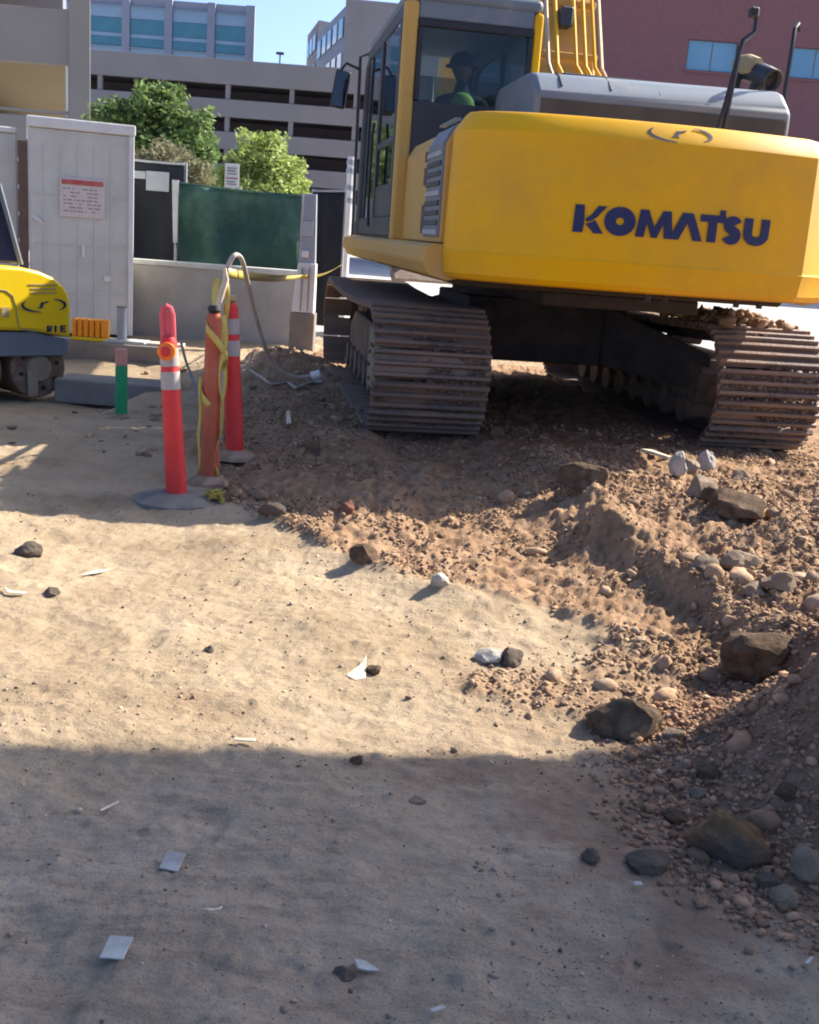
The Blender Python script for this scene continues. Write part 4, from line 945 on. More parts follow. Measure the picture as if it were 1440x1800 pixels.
for s2 in (-1, 1):
    e_ = B(-.008, .008, -.018, .018, -.03, .03).build('ear', M['skin'], ho, .007, 2); e_.location = (s2*.078, -.005, -.005)
    e_ = MB().tube([(0, 0, 0), (0, .006, 0)], .009, 8).build('eye', M['black'], ho); e_.location = (s2*.03, .088, .01)
e_ = B(-.022, .022, 0, .006, -.004, .004).build('mouth', M['rust'], ho); e_.location = (0, .083, -.055)
hh_ = bmesh.new(); bmesh.ops.create_uvsphere(hh_, u_segments=24, v_segments=12, radius=1)
bmesh.ops.delete(hh_, geom=[v for v in hh_.verts if v.co.z < -.05], context='VERTS')
for v in hh_.verts: v.co = Vector((v.co.x*.118, v.co.y*.14, v.co.z*.125))
me = bpy.data.meshes.new('hard_hat'); hh_.to_mesh(me); hh_.free(); hat = mk('hard_hat', me, M['cloth'], op, smooth=True, ang=80); hat.location = (0, .055, .785)
MB().tube([(0, .055, .772), (0, .055, .782)], .15, 24).build('hat_brim', M['cloth'], op, smooth=True)
vv = [(0, 0, .12), (0, -.025, .28), (0, -.03, .44), (-.15, -.02, .475), (.15, -.02, .475)]
skin_body('vest', vv, [(0, 1), (1, 2), (2, 3), (2, 4)], [.185, .195, .21, .13, .13], M['vest'], op)

# mud caked between the grousers, one object per track (pieces past counting)
M['rustmud'] = pm('rusty_muddy_steel', (0.25, 0.17, 0.115), (0.15, 0.10, 0.07), 8, 0.9, 0, .6, 40, .1, c3=(0.32, 0.245, 0.17), s3=5)
M['mud'] = pm('dried_mud', (0.20, 0.135, 0.095), (0.12, 0.085, 0.062), 10, 0.95, 0, .5, 50, .05, island=.25)
M['rubber_dusty'] = pm('dusty_rubber', (0.26, 0.22, 0.175), (0.16, 0.14, 0.115), 8, 0.9)
M['clod'] = pm('soil_clods', (0.40, 0.265, 0.165), (0.26, 0.165, 0.10), 14, 0.95, 0, .5, 40, .12, c3=(0.42, 0.33, 0.24), s3=3, t3=(.55, .75), island=.4)
M['clod_dark'] = pm('dark_soil_clods', (0.42, 0.25, 0.15), (0.25, 0.15, 0.09), 14, 0.95, 0, .5, 40, .12, c3=(0.40, 0.25, 0.15), s3=3, t3=(.58, .75), island=.35)
# ------------------------------------------------------------------ delineators
def delineator(label, base_px, mats, top_px, loop=False, wrap=False, hgt=1.07):
    g = ground_at(*base_px); d = thing('delineator_post', label, 'delineator', g, 0, 'delineators beside the excavator')
    tp = at(*top_px, g.y); lean = math.atan2(tp.x-g.x, tp.z-g.z)
    Lh = math.hypot(tp.x-g.x, tp.z-g.z); d.rotation_euler = (0, lean, 0); h = Lh
    r0_, r1_ = .062, .046
    rad = lambda z: r0_+(r1_-r0_)*z/h
    bodyh = h-.17 if loop else h-.05
    MB().tube([(0, 0, .02), (0, 0, .05), (0, 0, bodyh*.5), (0, 0, bodyh-.03), (0, 0, bodyh)], [rad(0), rad(0)*.98, rad(bodyh*.5), rad(bodyh), rad(bodyh)*.75], 20).build('tube', M[mats[0]], d, smooth=True)
    bs = MB().tube([(0, 0, -.01), (0, 0, .015), (0, 0, .035), (0, 0, .05)], [.26, .255, .18, .1] if loop else [.15, .14, .1, .07], 16).build('rubber_base', M['rubber_dusty'] if loop else M['clod'], d); bs.rotation_euler = (0, -lean, 0)
    for z in mats[2]:
        MB().tube([(0, 0, z-.05), (0, 0, z+.05)], [rad(z-.05)+.003, rad(z+.05)+.003], 20).build('reflective_band', M['refl_white'], d, smooth=True)
    if loop:
        lp_ = MB(); lp_.tube([(-.028, 0, bodyh-.02), (-.03, 0, h-.05), (-.02, 0, h-.012), (0, 0, h), (.02, 0, h-.012), (.03, 0, h-.05), (.028, 0, bodyh-.02)], .016, 8); lp_.build('loop_handle', M['pink'], d, smooth=True)
        B(-.016, .016, -.004, .004, bodyh-.02, h-.03).build('handle_web', M['pink'], d)
        zr = bodyh-.075
        MB().tube([(.0, -rad(zr)+.01, zr), (.0, -rad(zr)-.022, zr), (.0, -rad(zr)-.03, zr)], [.05, .05, .035], 20).build('reflector', M['reflector'], d, smooth=True)
        MB().tube([(.0, -rad(zr)-.0305, zr), (.0, -rad(zr)-.036, zr)], [.03, .02], 16).build('reflector_core', M['orange'], d, smooth=True)
    else:
        MB().tube([(0, 0, bodyh), (0, 0, bodyh+.02), (0, 0, h)], [r1_*.5, r1_*.9, r1_*.7], 14).build('cap', M['rubber'] if wrap else M['tan'], d, smooth=True)
    return d, h, rad
d1, h1, _ = delineator('clean orange delineator post with pink loop handle and round amber reflector', (311, 878), ('orange', 0, (.70, .83)), (293, 538), True)
d2, h2, rad2 = delineator('dusty orange delineator post wrapped in twisted yellow caution tape', (368, 848), ('orange_dusty', 0, ()), (377, 536), False, True)
d3, h3, _ = delineator('dark red delineator post standing farthest back by the left track with tan cap', (413, 803), ('orange', 0, (.72, .86)), (405, 519))
# tape wrapped around the second post (lies on it, a thing of its own)
def ribbon(pts, wd, up=None, twist=None):
    m_ = MB(); V = []; n = len(pts)
    for i, p in enumerate(pts):
        p = Vector(p); t = (Vector(pts[min(i+1, n-1)])-Vector(pts[max(i-1, 0)])).normalized()
        u_ = Vector(up[i]) if up else Vector((0, 0, 1)); u_ = (u_-t*u_.dot(t)).normalized()
        if twist: u_ = Matrix.Rotation(twist*i/n, 3, t) @ u_
        V += [p-u_*wd/2, p+u_*wd/2]
    m_.add(V, [(2*i, 2*i+1, 2*i+3, 2*i+2) for i in range(n-1)])
    return m_
def thick(o, t=.002):
    s_ = o.modifiers.new('thick', 'SOLIDIFY'); s_.thickness = t; return o
tw_ = thing('caution_tape', 'yellow caution tape wound loosely around the dusty middle delineator', 'caution tape', d2.location)
pts = []
for i in range(60):
    t = i/59; a = t*2*math.pi*1.3+2.6; z = h2*.95-t*h2*.5; r_ = rad2(z)+.012+.008*math.sin(a*2.1)
    pts.append((r_*math.cos(a)+.03*(h2 and z/h2)*.9, r_*math.sin(a), z))
thick(ribbon(pts, .04).build('wrap', M['tape'], tw_, smooth=True))
pts = [(.06+.02*math.sin(i*.9), -.03, h2*.95-h2*.9*i/14) for i in range(15)]
thick(ribbon(pts, .03, [(1, .3, 0)]*15, 2.5).build('tail', M['tape'], tw_, smooth=True))
pts = [(-.065-.006*math.sin(i*1.3), -.02, h2*.6-h2*.55*i/10) for i in range(11)]
thick(ribbon(pts, .02, [(1, .3, 0)]*11, 1.0).build('tail', M['tape'], tw_, smooth=True))
# tape hanging from the hose arch down between the posts, with a knot
k3 = d3.location; q = at(400, 485, k3.y-.05)
tp_ = thing('caution_tape', 'yellow caution tape bunched at the hose arch and hanging down between two delineators', 'caution tape', (q.x, k3.y-.08, 0))
gz = hz(q.x, k3.y)
pts = [(.0+.012*math.sin(i*.8), 0.0, q.z-.04-(q.z-gz-.2)*i/16) for i in range(17)]
thick(ribbon(pts, .03, [(1, .1, 0)]*17, 1.2).build('hanging_strip', M['tape'], tp_, smooth=True))
pts = [(-.045-.02*math.sin(i*.5), -.02, q.z-.02-.30*i/8) for i in range(9)]
thick(ribbon(pts, .06, [(1, -.2, 0)]*9, .8).build('bunch', M['tape'], tp_, smooth=True))
MB().tube([(-.01, -.02, q.z+.05), (.0, -.02, q.z-.02), (-.03, -.02, q.z-.12), (-.05, -.03, q.z-.24)], [.01, .02, .024, .012], 8).build('knot', M['wood'], tp_, smooth=True)
# tape running back to the grey post and on towards the cab
a_ = at(402, 480, k3.y); b_ = at(470, 488, 10.5); c_ = at(532, 486, 14.0); e_ = at(598, 467, 14.6)
pts = []
for P0, P1, sg_ in ((a_, c_, .03), (c_, e_, .05)):
    for i in range(14):
        t = i/13; p = P0.lerp(P1, t); p.z -= sg_*4*t*(1-t); pts.append(p-a_)
tg = thing('caution_tape', 'yellow caution tape strung from the hose arch to the grey post', 'caution tape', a_)
thick(ribbon(pts, .06, None, 1.2).build('strip', M['tape'], tg, smooth=True))
# crumpled piece of tape on the ground
q = ground_at(378, 882); cr_ = MB(); rr = random.Random(3)
for k in range(9):
    c = Vector((rr.uniform(-.05, .05), rr.uniform(-.04, .04), rr.uniform(.02, .05))); u_ = Vector((rr.uniform(-1, 1), rr.uniform(-1, 1), rr.uniform(-.3, .6))).normalized()*.05; v_ = Vector((rr.uniform(-1, 1), rr.uniform(-1, 1), rr.uniform(0, 1))).normalized()*.022
    cr_.add([c-u_-v_, c+u_-v_, c+u_+v_, c-u_+v_], [(0, 1, 2, 3)])
o = thick(cr_.build('tape_scrap', M['tape'], None)); o.location = (q.x, q.y, q.z); tag(o, 'crumpled yellow tape scrap beside the foot of the front delineator', 'tape scrap')
# hose arch
hy = k3.y+.35
def hp_(px, py, Y): return at(px, py, Y)
pts = [hp_(395, 530, hy), hp_(396, 500, hy), hp_(401, 470, hy), hp_(410, 451, hy), hp_(419, 449, hy+.05), hp_(427, 462, hy+.1), hp_(436, 500, hy+.3), hp_(448, 550, hy+.6), hp_(464, 605, hy+.9), hp_(478, 635, hy+1.1), hp_(498, 655, hy+1.2), hp_(520, 663, hy+1.3), hp_(548, 662, hy+1.4)]
def spline(P_, n=6):
    out = []
    for i in range(len(P_)-1):
        p0, p1, p2, p3 = P_[max(i-1, 0)], P_[i], P_[i+1], P_[min(i+2, len(P_)-1)]
        for j in range(n):
            t = j/n; out.append(.5*((2*p1)+(p2-p0)*t+(2*p0-5*p1+4*p2-p3)*t*t+(3*p1-p0-3*p2+p3)*t**3))
    return out+[P_[-1]]
base = Vector((pts[0].x, hy, hz(pts[0].x, hy))); pts = [base+Vector((0, 0, .02)), base+Vector((.0, 0, .5))]+pts
ho_ = thing('hose', 'dusty white hose arching up behind the delineators and down to the dirt by the track', 'hose', base)
MB().tube([p-base for p in spline(pts)], .017, 8).build('tube', M['hose'], ho_, smooth=True)
e_ = pts[-1]-base; MB().tube([e_, e_+Vector((.07, 0, .03))], .035, 10).build('coupling', M['white'], ho_, smooth=True)
pts = [ground_at(x, y)+Vector((0, 0, .025)) for x, y in ((440, 655), (460, 668), (478, 680), (505, 678), (520, 684), (545, 677), (566, 675))]
o = MB().tube([p-pts[0] for p in spline(pts)], .013, 8).build('hose', M['hose'], None, smooth=True); o.location = pts[0]; tag(o, 'thin pale hose lying on the heap of dirt left of the track', 'hose')
pts = [at(318, 600, 8.4), at(326, 632, 8.5), at(336, 660, 8.6)]; pts.append(Vector((pts[-1].x+.1, 8.7, hz(pts[-1].x+.1, 8.7))))
o = MB().tube([p-pts[-1] for p in spline(pts)], .011, 8).build('stake_rod', M['sign_grey'], None, smooth=True); o.location = pts[-1]; tag(o, 'thin dark rod leaning behind the front delineator', 'rod')
# green stake
q = ground_at(213, 726); tp = at(214, 613, q.y); st = thing('survey_stake', 'green painted wooden survey stake with orange tip left of the delineators', 'survey stake', q, R(28))
hh = tp.z-q.z
B(-.045, .045, -.022, .022, -.05, hh*.74).build('shaft', M['green'], st, .004, 1)
B(-.045, .045, -.022, .022, hh*.741, hh).build('tip', M['stakeorange'], st, .004, 1)

# ------------------------------------------------------------------ small yellow machine on the left
my, MRZ = 9.9, R(50)
mp = at(125, 620, my); ym = thing('compact_machine', 'small bright yellow compact machine with drum wheels at the left edge', 'construction machine', (mp.x, my, 0), MRZ)
mdir = Vector((math.cos(MRZ), math.sin(MRZ), 0)); mnor = Vector((math.sin(MRZ), -math.cos(MRZ), 0)); mo = Vector((mp.x, my, 0))
def mloc(px, py, dep=0.0):    # local (u, z) on the machine's side plane
    d = fw + cr*((px-720)/FPX) + cu*((900-py)/FPX); o = Vector((0, 0, CAM_H))
    t = (mo - mnor*dep - o).dot(mnor)/d.dot(mnor); p = o+d*t
    return ((p-mo).dot(mdir), p.z)
WL = -1.9
ztop_ = mloc(0, 466)[1]
pr = [(WL, mloc(0, 574)[1]), (WL, ztop_-.02), mloc(-40, 466), mloc(0, 467), mloc(40, 470), mloc(70, 477), mloc(95, 488), mloc(112, 502), mloc(121, 518), mloc(125, 540), mloc(125, 594), mloc(60, 582)]
MB().prism(pr, lambda u, v: (u, 0, v), lambda u, v: (u-.05, 1.15, v)).build('hood', M['bright_yellow'], ym, .03, 3, True, 30)
ymh = list(ym.children)[0]
q0 = mloc(60, 584); q1 = mloc(125, 596); q2 = mloc(125, 622); q3 = mloc(0, 624)
MB().prism([(WL, q3[1]), (WL, pr[0][1]-.005), (q0[0], q0[1]-.003), (q1[0]-.01, q1[1]-.004), (q2[0]-.01, q2[1]), (q2[0]-.05, q2[1]-.02)], lambda u, v: (u, .03, v), lambda u, v: (u-.05, 1.12, v)).build('chassis', M['hood'], ym, .012, 2)
sm_ = MB(); ptsS = []
for x, y in ((-10, 508), (10, 511), (22, 520), (28, 540), (31, 566), (35, 578), (60, 582)):
    u, z = mloc(x, y); ptsS.append(Vector((u, -.0035, z)))
sm_.tube(ptsS, .0045, 6); sm_.build('panel_seam', M['ink'], ymh)
def flat_polys(polys, px, py, sx_, s, name, mt, par):
    x, z = mloc(px, py); m_ = MB()
    for p in polys: m_.prism([(a*s*sx_, b*s) for a, b in p], lambda u, v: (x+u, -.0075, z+v), lambda u, v: (x+u, -.0025, z+v))
    return m_.build(name, mt, par)
flat_polys(emblem_polys(1.0), 77, 536, 1.4, .15, 'emblem', M['navy'], ymh)
for i, (a, b) in enumerate(((50, 100), (54, 98), (54, 99))):
    u0, z0 = mloc(a, 502+i*7); u1, z1 = mloc(b, 499+i*7); z0 = (z0+z1)/2
    B(u0, u1, -.006, -.0025, z0-.006, z0+.006).build('print_line', M['tan'], ymh)
gl = [[(0, 0), (.25, 0), (.25, 1), (0, 1)], [(.28, .3), (.5, .0), (.62, 1), (.45, 1)], [(.9, 0), (1.15, 0), (1.15, 1), (.9, 1)], [(1.6, 0), (1.85, 0), (1.85, 1), (1.6, 1)], [(1.86, 0), (2.3, 0), (2.3, .22), (1.86, .22)], [(1.86, .4), (2.2, .4), (2.2, .6), (1.86, .6)], [(1.86, .78), (2.3, .78), (2.3, 1), (1.86, 1)]]
flat_polys(gl, 82, 584, 1.4, .06, 'model_mark', M['navy'], ymh)
u0, z0 = mloc(3, 557); u1, z1 = mloc(15, 540); B(u0, u1, -.006, -.002, z0, z1).build('label', M['tan'], ymh)
# dark tinted canopy leaning back on the left
b0, b1 = mloc(34, 459, .2), mloc(-2, 325, .25)
zb_ = b0[1]
cn = MB(); cn.hexa([(-1.8, .2, zb_-.02), (b0[0], .2, zb_-.02), (b0[0], .95, zb_-.02), (-1.8, .95, zb_-.02)], [(-1.8, .28, b1[1]), (b1[0], .28, b1[1]), (b1[0], .87, b1[1]), (-1.8, .87, b1[1])]); cn.build('canopy', M['glassdark'], ym, .02, 2)
for y in (.19, .96):
    MB().tube([(b0[0]+.01, y, zb_-.03), (b1[0]+.01, y+(.08 if y < .5 else -.08), b1[1]+.01)], .022, 8).build('canopy_post', M['hood'], ym, smooth=True)
cn = MB(); cn.hexa([(-1.7, .3, zb_-.03), (b0[0]-.12, .3, zb_-.03), (b0[0]-.12, .85, zb_-.03), (-1.7, .85, zb_-.03)], [(-1.7, .36, b1[1]-.06), (b1[0]-.1, .36, b1[1]-.06), (b1[0]-.1, .8, b1[1]-.06), (-1.7, .8, b1[1]-.06)]); cn.build('seat_cover', M['navy'], ym, .03, 2)
# drum wheels with bolted discs
def wheel(x, r_, depth0, w_):
    zc = r_-.10
    dr = MB().tube([(x, depth0, zc), (x, depth0+w_, zc)], r_, 30).build('drum_wheel', M['rustmud'], ym, .012, 2, True)
    MB().tube([(x, depth0-.03, zc), (x, depth0-.001, zc)], [r_*.42, r_*.46], 24).build('hub', M['drive'], dr, smooth=True)
    for j in range(8):
        a = 2*math.pi*(j+.3)/8; cx_, cz_ = x+r_*.68*math.cos(a), zc+r_*.68*math.sin(a)
        MB().tube([(cx_, depth0-.018, cz_), (cx_, depth0-.001, cz_)], r_*.075, 8).build('bolt', M['black'], dr)
    MB().tube([(x, depth0-.005, zc), (x, depth0-.0005, zc)], [r_*.93, r_*.97], 30).build('rim_plate', M['rustmud'], dr, smooth=True)
    B(x-r_*.5, x-r_*.12, depth0-.055, depth0-.031, -.08, zc*.9).build('scraper', M['drive'], dr, .01, 1)
wx = mloc(66, 660, .1)[0]
wheel(wx, .27, .08, .9); wheel(wx-.62, .27, .08, .9); wheel(wx-1.2, .27, .08, .9)
B(WL, wx+.1, .3, .9, .22, q2[1]-.005).build('axle_beam', M['under'], ym, .02, 1)

# ------------------------------------------------------------------ rocks
def rock(name, label, px, wpx, hpx, mt, seed, dpx=None, sub=3, sink=.28, cat='rock', flat=False, rz=None):
    g = ground_at(*px); sc_ = (g-Vector((0, 0, CAM_H))).length/FPX
    sx_, sz_ = wpx*sc_/2, hpx*sc_/2; sy_ = (dpx*sc_/2 if dpx else (sx_+sz_)*.45)
    bm = bmesh.new(); bmesh.ops.create_icosphere(bm, subdivisions=sub, radius=1)
    rr = np.random.default_rng(seed)
    pls = [(Vector(rr.normal(size=3)).normalized(), rr.uniform(.55, .85)) for _ in range(11)]
    ph = rr.uniform(0, 6, 6)
    for v in bm.verts:
        c = v.co.copy()
        for nn, dd in pls:
            e = c.dot(nn)
            if e > dd: c -= nn*(e-dd)*.92
        f = 1+.06*math.sin(c.x*5+ph[0])+.05*math.sin(c.y*7+ph[1])+.05*math.sin(c.z*6+ph[2])+.03*math.sin(c.x*15+c.y*11+ph[3])+.03*math.sin(c.z*17+c.x*9+ph[4])
        v.co = c*f*1.22
    for v in bm.verts: v.co = Vector((v.co.x*sx_, v.co.y*sy_, v.co.z*sz_))
    me = bpy.data.meshes.new(name); bm.to_mesh(me); bm.free()
    o = mk(name, me, ROCK[mt] if mt in ROCK else M[mt], None, smooth=True, ang=16)
    o.location = (g.x, g.y+sy_*.3, hz(g.x, g.y+sy_*.3)+sz_*(1-2*min(sink+.1, .42))); o.rotation_euler = (rr.uniform(-.15, .15), rr.uniform(-.12, .12), rr.uniform(-.4, .4) if rz is None else rz)
    return tag(o, label, cat)
RK = [
 ('large brown boulder at the edge of the shade below the bank', (1098, 1290), 118, 92, 'brown', 11, .25),
 ('big tilted brown boulder jutting from the bank at right', (1335, 1178), 112, 85, 'brown', 12, .2),
 ('large ochre boulder at the foot of the shaded soil pile', (1285, 1512), 112, 110, 'ochre', 13, .2),
 ('long flat brown block lying on the sunny bank', (1300, 905), 88, 44, 'brown', 14, .2),
 ('broad brown rock on top of the bank behind the ridge', (1030, 848), 92, 44, 'brown', 15, .25),
 ('upright white rubble chunk on top of the bank near the right track', (1240, 828), 30, 52, 'white', 16, .15),
 ('white rubble chunk left of the upright white one', (1192, 838), 34, 40, 'white', 17, .15),
 ('small whitish rubble lump touching the upright white chunk', (1213, 828), 34, 34, 'pale', 18, .2),
 ('grey rubble slab below the white chunks on the bank', (1232, 872), 46, 44, 'pale', 19, .25),
 ('round brown stone beside the long flat brown block', (1250, 884), 30, 26, 'brown', 20, .2),
 ('pale oblong stone half way up the sunny bank', (1296, 1000), 66, 36, 'pale', 21, .25),
 ('smaller pale stone left of the oblong stone on the bank', (1243, 1000), 42, 28, 'pale', 22, .25),
 ('pale stone near the right edge on the sunny bank', (1374, 1035), 56, 34, 'pale', 23, .25),
 ('whitish stone half buried at the right of the bank', (1325, 1045), 40, 30, 'pale', 40, .3),
 ('dark grey double stone in front of the shaded pile', (1140, 1528), 66, 44, 'grey', 24, .2),
 ('small dark stone on the shaded ground near the pile', (1040, 1515), 28, 26, 'grey', 25, .2),
 ('tan stone at the right edge of the shaded pile', (1420, 1540), 48, 56, 'pale', 26, .2),
 ('rounded tan stone at the foot of the pile by the right edge', (1382, 1592), 50, 40, 'pale', 27, .25),
 ('flat brown stone lying on the shaded pile', (1245, 1368), 50, 28, 'brown', 28, .2),
 ('small whitish pebble below the flat brown stone', (1228, 1400), 26, 24, 'pale', 29, .2),
 ('oval brown stone on the lower slope of the pile', (1185, 1445), 42, 24, 'brown', 30, .2),
 ('white broken chunk in the dark heap edge below the left track', (772, 1030), 34, 32, 'white', 31, .2),
 ('white shiny chunk on the packed ground in the middle', (862, 1165), 48, 30, 'white', 32, .2),
 ('dark clod touching the white shiny chunk', (900, 1168), 40, 34, 'grey', 33, .2),
 ('dark grey stone alone on the packed ground at left', (52, 976), 40, 26, 'grey', 34, .2),
 ('small grey stone on the packed ground at left', (88, 1046), 24, 18, 'grey', 35, .25),
 ('small dark pebble in the middle of the packed ground', (366, 1146), 16, 14, 'grey', 36, .2),
 ('brown pebble exactly on the shade edge', (626, 1342), 20, 16, 'brown', 37, .15),
 ('orange brown stone on the dark heap left of the track', (552, 795), 28, 36, 'ochre', 38, .2),
 ('brown clod beside the pale scrap in the sunny ground', (655, 1185), 28, 22, 'brown', 39, .2),
 ('small pale pebble in the shaded ground below the shade edge', (735, 1412), 28, 14, 'pale', 41, .3),
 ('round dark stone beside the white paper scrap', (603, 1718), 34, 22, 'grey', 42, .25),
 ('angular grey stone where the bank meets the right track', (1300, 845), 30, 22, 'pale', 43, .25),
 ('reddish lump in the loose soil below the excavator', (610, 900), 34, 26, 'red', 44, .3),
 ('dark clod at the left end of the loose soil', (478, 905), 46, 32, 'grey', 45, .3),
 ('brown clod at the front edge of the loose soil', (640, 985), 50, 34, 'brown', 46, .3),
 ('brown stone on the right side of the shaded pile', (1385, 1400), 44, 30, 'brown', 47, .25),
 ('grey stone beside the ochre boulder', (1350, 1560), 40, 34, 'grey', 48, .25),
 ('pale stone between the boulder and the shaded pile', (1185, 1298), 36, 24, 'pale', 49, .25),
]
for lab, px, wp_, hp__, mt, sd_, sk_ in RK:
    rock('stone' if wp_ < 60 else 'boulder', lab, px, wp_, hp__, mt, sd_, sink=sk_, cat='stone' if wp_ < 60 else 'boulder')
# flat scraps and splinters
def scrap(name, label, px, poly_px, mt, cat, h=.004, tilt=(0, 0)):
    g = ground_at(*px); sc_ = (g-Vector((0, 0, CAM_H))).length/FPX; fo = (CAM_H/max((g-Vector((0, 0, CAM_H))).length, .1))
    m_ = MB(); m_.prism([(u*.85*sc_, -v*.78*sc_/fo) for u, v in poly_px], lambda u, v: (u, v, 0), lambda u, v: (u, v, h))
    o = m_.build(name, M[mt] if mt in M else ROCK[mt], None, .0015, 1); o.location = (g.x, g.y, g.z+.012); o.rotation_euler = (tilt[0], tilt[1], 0); return tag(o, label, cat)
scrap('paper_scrap', 'square grey paper scrap lying alone in the shade farther back', (302, 1522), [(-20, 14), (-16, -17), (21, -15), (18, 17)], 'paper', 'paper scrap', tilt=(.1, .03))
scrap('paper_scrap', 'square pale green paper scrap nearest the bottom left of the ground', (205, 1676), [(-25, 18), (-21, -20), (24, -19), (20, 19)], 'paper_green', 'paper scrap', tilt=(.1, -.03))
scrap('paper_scrap', 'pointed white paper scrap beside the round dark stone', (640, 1706), [(-22, -9), (0, -8), (32, 6), (8, 8), (-12, 7)], 'paper_white', 'paper scrap', tilt=(.15, .05))
scrap('paper_scrap', 'small pale scrap at the bottom edge of the ground', (768, 1782), [(-18, 5), (10, -7), (18, -2), (-8, 8)], 'paper_white', 'paper scrap')
scrap('paper_scrap', 'pale torn scrap in the sunny packed ground beside the brown clod', (630, 1185), [(-24, 8), (6, -12), (12, -24), (16, 10), (-4, 14)], 'wood', 'paper scrap', tilt=(.25, 0))
scrap('wood_splinter', 'bright splinter of wood on the packed ground at left', (168, 1010), [(-22, 9), (0, -5), (22, -8), (4, 2)], 'wood', 'wood splinter')
scrap('wood_splinter', 'pale splinter near the left edge of the packed ground', (25, 1043), [(-28, -6), (0, 2), (28, 2), (26, 6), (-6, 6)], 'wood', 'wood splinter')
scrap('wood_splinter', 'thin pale splinter just above the shade edge', (430, 1308), [(-24, -2), (22, -4), (22, 3), (-20, 3)], 'wood', 'wood splinter')
scrap('wood_splinter', 'thin twig in the shade in front of the shade edge', (190, 1425), [(-12, 9), (14, -12), (17, -10), (-8, 11)], 'wood', 'wood splinter')
scrap('wood_splinter', 'small curved pale twig in the shaded ground', (372, 1604), [(-22, 4), (8, 3), (20, -4), (18, 3), (0, 7)], 'wood', 'wood splinter')
scrap('wood_splinter', 'pale stick lying on the bank in front of the right track', (1150, 803), [(-24, -6), (0, -6), (26, 8), (18, 9), (-6, -1)], 'wood', 'wood splinter', .02)
scrap('wood_splinter', 'pale stick on the dark heap left of the track', (506, 738), [(-12, -14), (-6, -16), (14, 12), (6, 15)], 'wood', 'wood splinter', .015)
scrap('paper_scrap', 'tiny white scrap at the foot of the shaded pile', (1120, 1562), [(-8, -3), (8, -4), (9, 3), (-7, 4)], 'paper_white', 'paper scrap')
scrap('paper_scrap', 'white sliver at the right edge below the shaded pile', (1420, 1697), [(-12, 6), (8, -7), (12, -4), (-6, 8)], 'paper_white', 'paper scrap')

# ------------------------------------------------------------------ loose clods and gravel (uncountable)
ico = bmesh.new(); bmesh.ops.create_icosphere(ico, subdivisions=1, radius=1)
IV1 = np.array([v.co[:] for v in ico.verts]); IF1 = np.array([[v.index for v in f.verts] for f in ico.faces]); ico.free()
ico = bmesh.new(); bmesh.ops.create_icosphere(ico, subdivisions=2, radius=1)
IV2 = np.array([v.co[:] for v in ico.verts]); IF2 = np.array([[v.index for v in f.verts] for f in ico.faces]); ico.free()
def clods(name, label, pos, size, IV, IF, mt, jit=.42, sink=.3, seed=0, smooth=False, squash=.7):
    g = np.random.default_rng(seed); n = len(pos); k = len(IV)
    sc3 = size[:, None]*(0.5+0.95*g.random((n, 3))); sc3[:, 2] *= squash
    j = 1+jit*g.normal(size=(n, k)).clip(-1.6, 1.6)*(.7)
    a = g.random(n)*6.283; ca, sa = np.cos(a), np.sin(a)
    v = IV[None]*j[:, :, None]*sc3[:, None, :]
    x = v[:, :, 0]*ca[:, None]-v[:, :, 1]*sa[:, None]; y = v[:, :, 0]*sa[:, None]+v[:, :, 1]*ca[:, None]
    co = np.stack([x+pos[:, 0:1], y+pos[:, 1:2], v[:, :, 2]+(pos[:, 2]+sc3[:, 2]*(1-2*sink))[:, None]], -1).reshape(-1, 3)
    fc = (IF[None]+(np.arange(n)*k)[:, None, None]).reshape(-1, 3)
    me = np_mesh(name, co, fc); o = mk(name, me, mt, None, smooth=smooth, ang=45)
    return tag(o, label, None, None, 'stuff')
def scatter(n, x0, x1, y0, y1, dens, seed):
    g = np.random.default_rng(seed); P = g.random((n, 2))*np.array([x1-x0, y1-y0])+np.array([x0, y0])
    keep = g.random(n) < dens(P[:, 0], P[:, 1]); P = P[keep]
    return np.column_stack([P, H(P[:, 0], P[:, 1])])
def d_loose(x, y):
    L, Rg, Pm, sc, n1 = masks(x, y); c = fbm(x, y, 2.2, 3, 61)
    foot = np.exp(-((y-edge_loose(x)-.15)/.2)**2)
    return np.clip((L*.30+Rg*.42+sc*.28+foot*L*.7)*np.clip(.75+3.2*c, .06, 2), 0, 1)*(1-Pm)
def d_pile(x, y):
    L, Rg, Pm, sc, n1 = masks(x, y); px, py = (x-2.02)/1.32, (y-2.95)/1.1
    e = sst(1-np.sqrt(px*px+py*py), -.12, .12); return np.clip(e*(.45+.5*(1-Pm)), 0, 1)
def d_flat(x, y):
    L, Rg, Pm, sc, n1 = masks(x, y); return np.clip((1-L)*(1-Rg)*(1-Pm)*(.35+1.2*fbm(x, y, 1.1, 3, 71))+sc*.3, 0, 1)
M['peb'] = pm('pebbles', (0.42, 0.32, 0.22), (0.23, 0.17, 0.12), 6, 0.9, 0, 0, spec=.2, island=.55)
P = scatter(150000, -1.6, 3.4, 3.0, 9.0, d_loose, 1); g = np.random.default_rng(2); sz = .003+.008*g.random(len(P))**2.5+.011*g.random(len(P))**12
clods('soil_clods', 'loose brown soil crumbs covering the disturbed ground and bank', P, sz, IV1, IF1, M['clod'], seed=3)
P = scatter(260, -1.2, 3.2, 3.4, 8.6, d_loose, 5); sz = .025+.035*g.random(len(P))**2
clods('soil_lumps', 'fist sized brown soil lumps along the bank and the loose slope', P, sz, IV2, IF2, M['clod'], .16, .45, seed=6)
P = scatter(60000, .5, 3.3, 1.7, 4.2, d_pile, 7); sz = .003+.007*g.random(len(P))**2.5+.012*g.random(len(P))**12
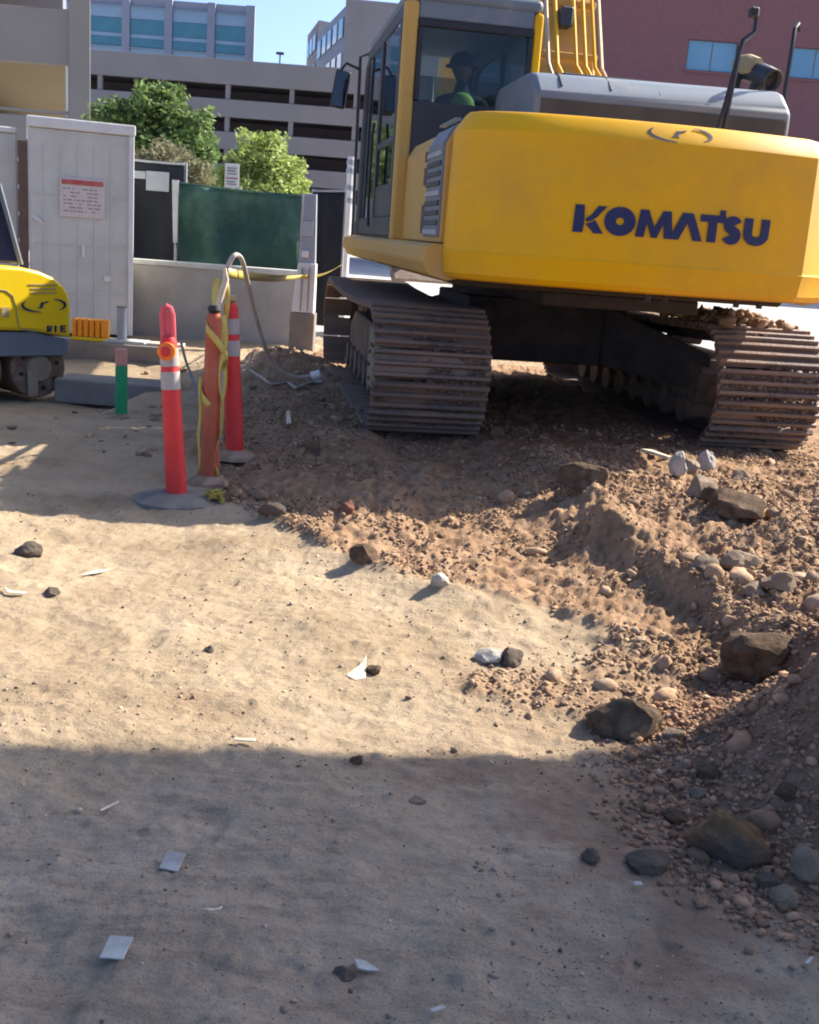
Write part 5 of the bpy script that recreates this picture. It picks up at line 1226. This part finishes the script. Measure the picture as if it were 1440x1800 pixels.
clods('pile_crumbs', 'dark soil crumbs covering the shaded pile at right', P, sz, IV1, IF1, M['clod_dark'], seed=8)
P = scatter(110, .7, 3.2, 2.0, 4.0, d_pile, 9); sz = .016+.028*g.random(len(P))**2
clods('pile_lumps', 'dark soil lumps resting on the shaded pile at right', P, sz, IV2, IF2, M['clod_dark'], .16, .45, seed=10)
P = scatter(14000, -2.6, 2.2, 1.6, 7.0, d_flat, 11); sz = .0018+.007*g.random(len(P))**6
P2 = scatter(26000, -1.5, 1.3, 1.5, 3.6, lambda x, y: np.clip(.25+1.1*fbm(x, y, 1.6, 3, 81), .03, 1), 19); P = np.concatenate([P, P2]); sz = np.concatenate([sz, .0012+.003*g.random(len(P2))**3])
clods('gravel', 'scattered small gravel on the packed ground', P, sz, IV1, IF1, M['peb'], seed=12)
P = scatter(1400, -3.0, -.3, 7.2, 14.5, lambda x, y: .5+0*x, 13); sz = .006+.04*g.random(len(P))**6
clods('rubble', 'broken dirt and rubble behind the delineators', P, sz, IV1, IF1, M['clod'], seed=14)
# soil carried on the right track
P = np.column_stack([g.normal(.0, .22, 420), g.normal(-1.5, .45, 420)]); Q = []
for x, y in P:
    if abs(x) > .42 or y < -2.1: continue
    z = .9+.06*g.random()+.05*math.exp(-(x+.15)**2*12-(y+1.75)**2*6)
    wv = opw @ Vector((1.295+x, y, z+.02)); Q.append(wv[:])
Q = np.array(Q); clods('track_soil', 'clumps of pale soil lying on the right track of the excavator', Q, .02+.04*g.random(len(Q))**2, IV1, IF1, M['clod'], seed=15)
g = np.random.default_rng(21)
for sx in (-1, 1):
    Q = []; 
    for _ in range(7000):
        a = g.uniform(.1, 3.0); r_ = .437+.022*g.random(); x = g.uniform(-.4, .4)
        if fbm(np.array([x*1.0+sx*3]), np.array([a*.6]), 3.0, 3, 17)[0] < -.12: continue
        wv = opw @ Vector((sx*1.295+x, -2.0-r_*math.sin(a), .47+r_*math.cos(a))); Q.append(wv[:])
    Q = np.array(Q); sz = .006+.018*g.random(len(Q))**3; Q[:, 2] -= sz*.28
    clods('track_mud', 'dried brown mud caked on the rear shoes of the %s track of the excavator' % ('left' if sx < 0 else 'right'), Q, sz, IV1, IF1, M['mud'], seed=30+sx)
print('objects', len(bpy.data.objects), 'tris', sum(len(o.data.polygons) for o in bpy.data.objects if o.type == 'MESH'))
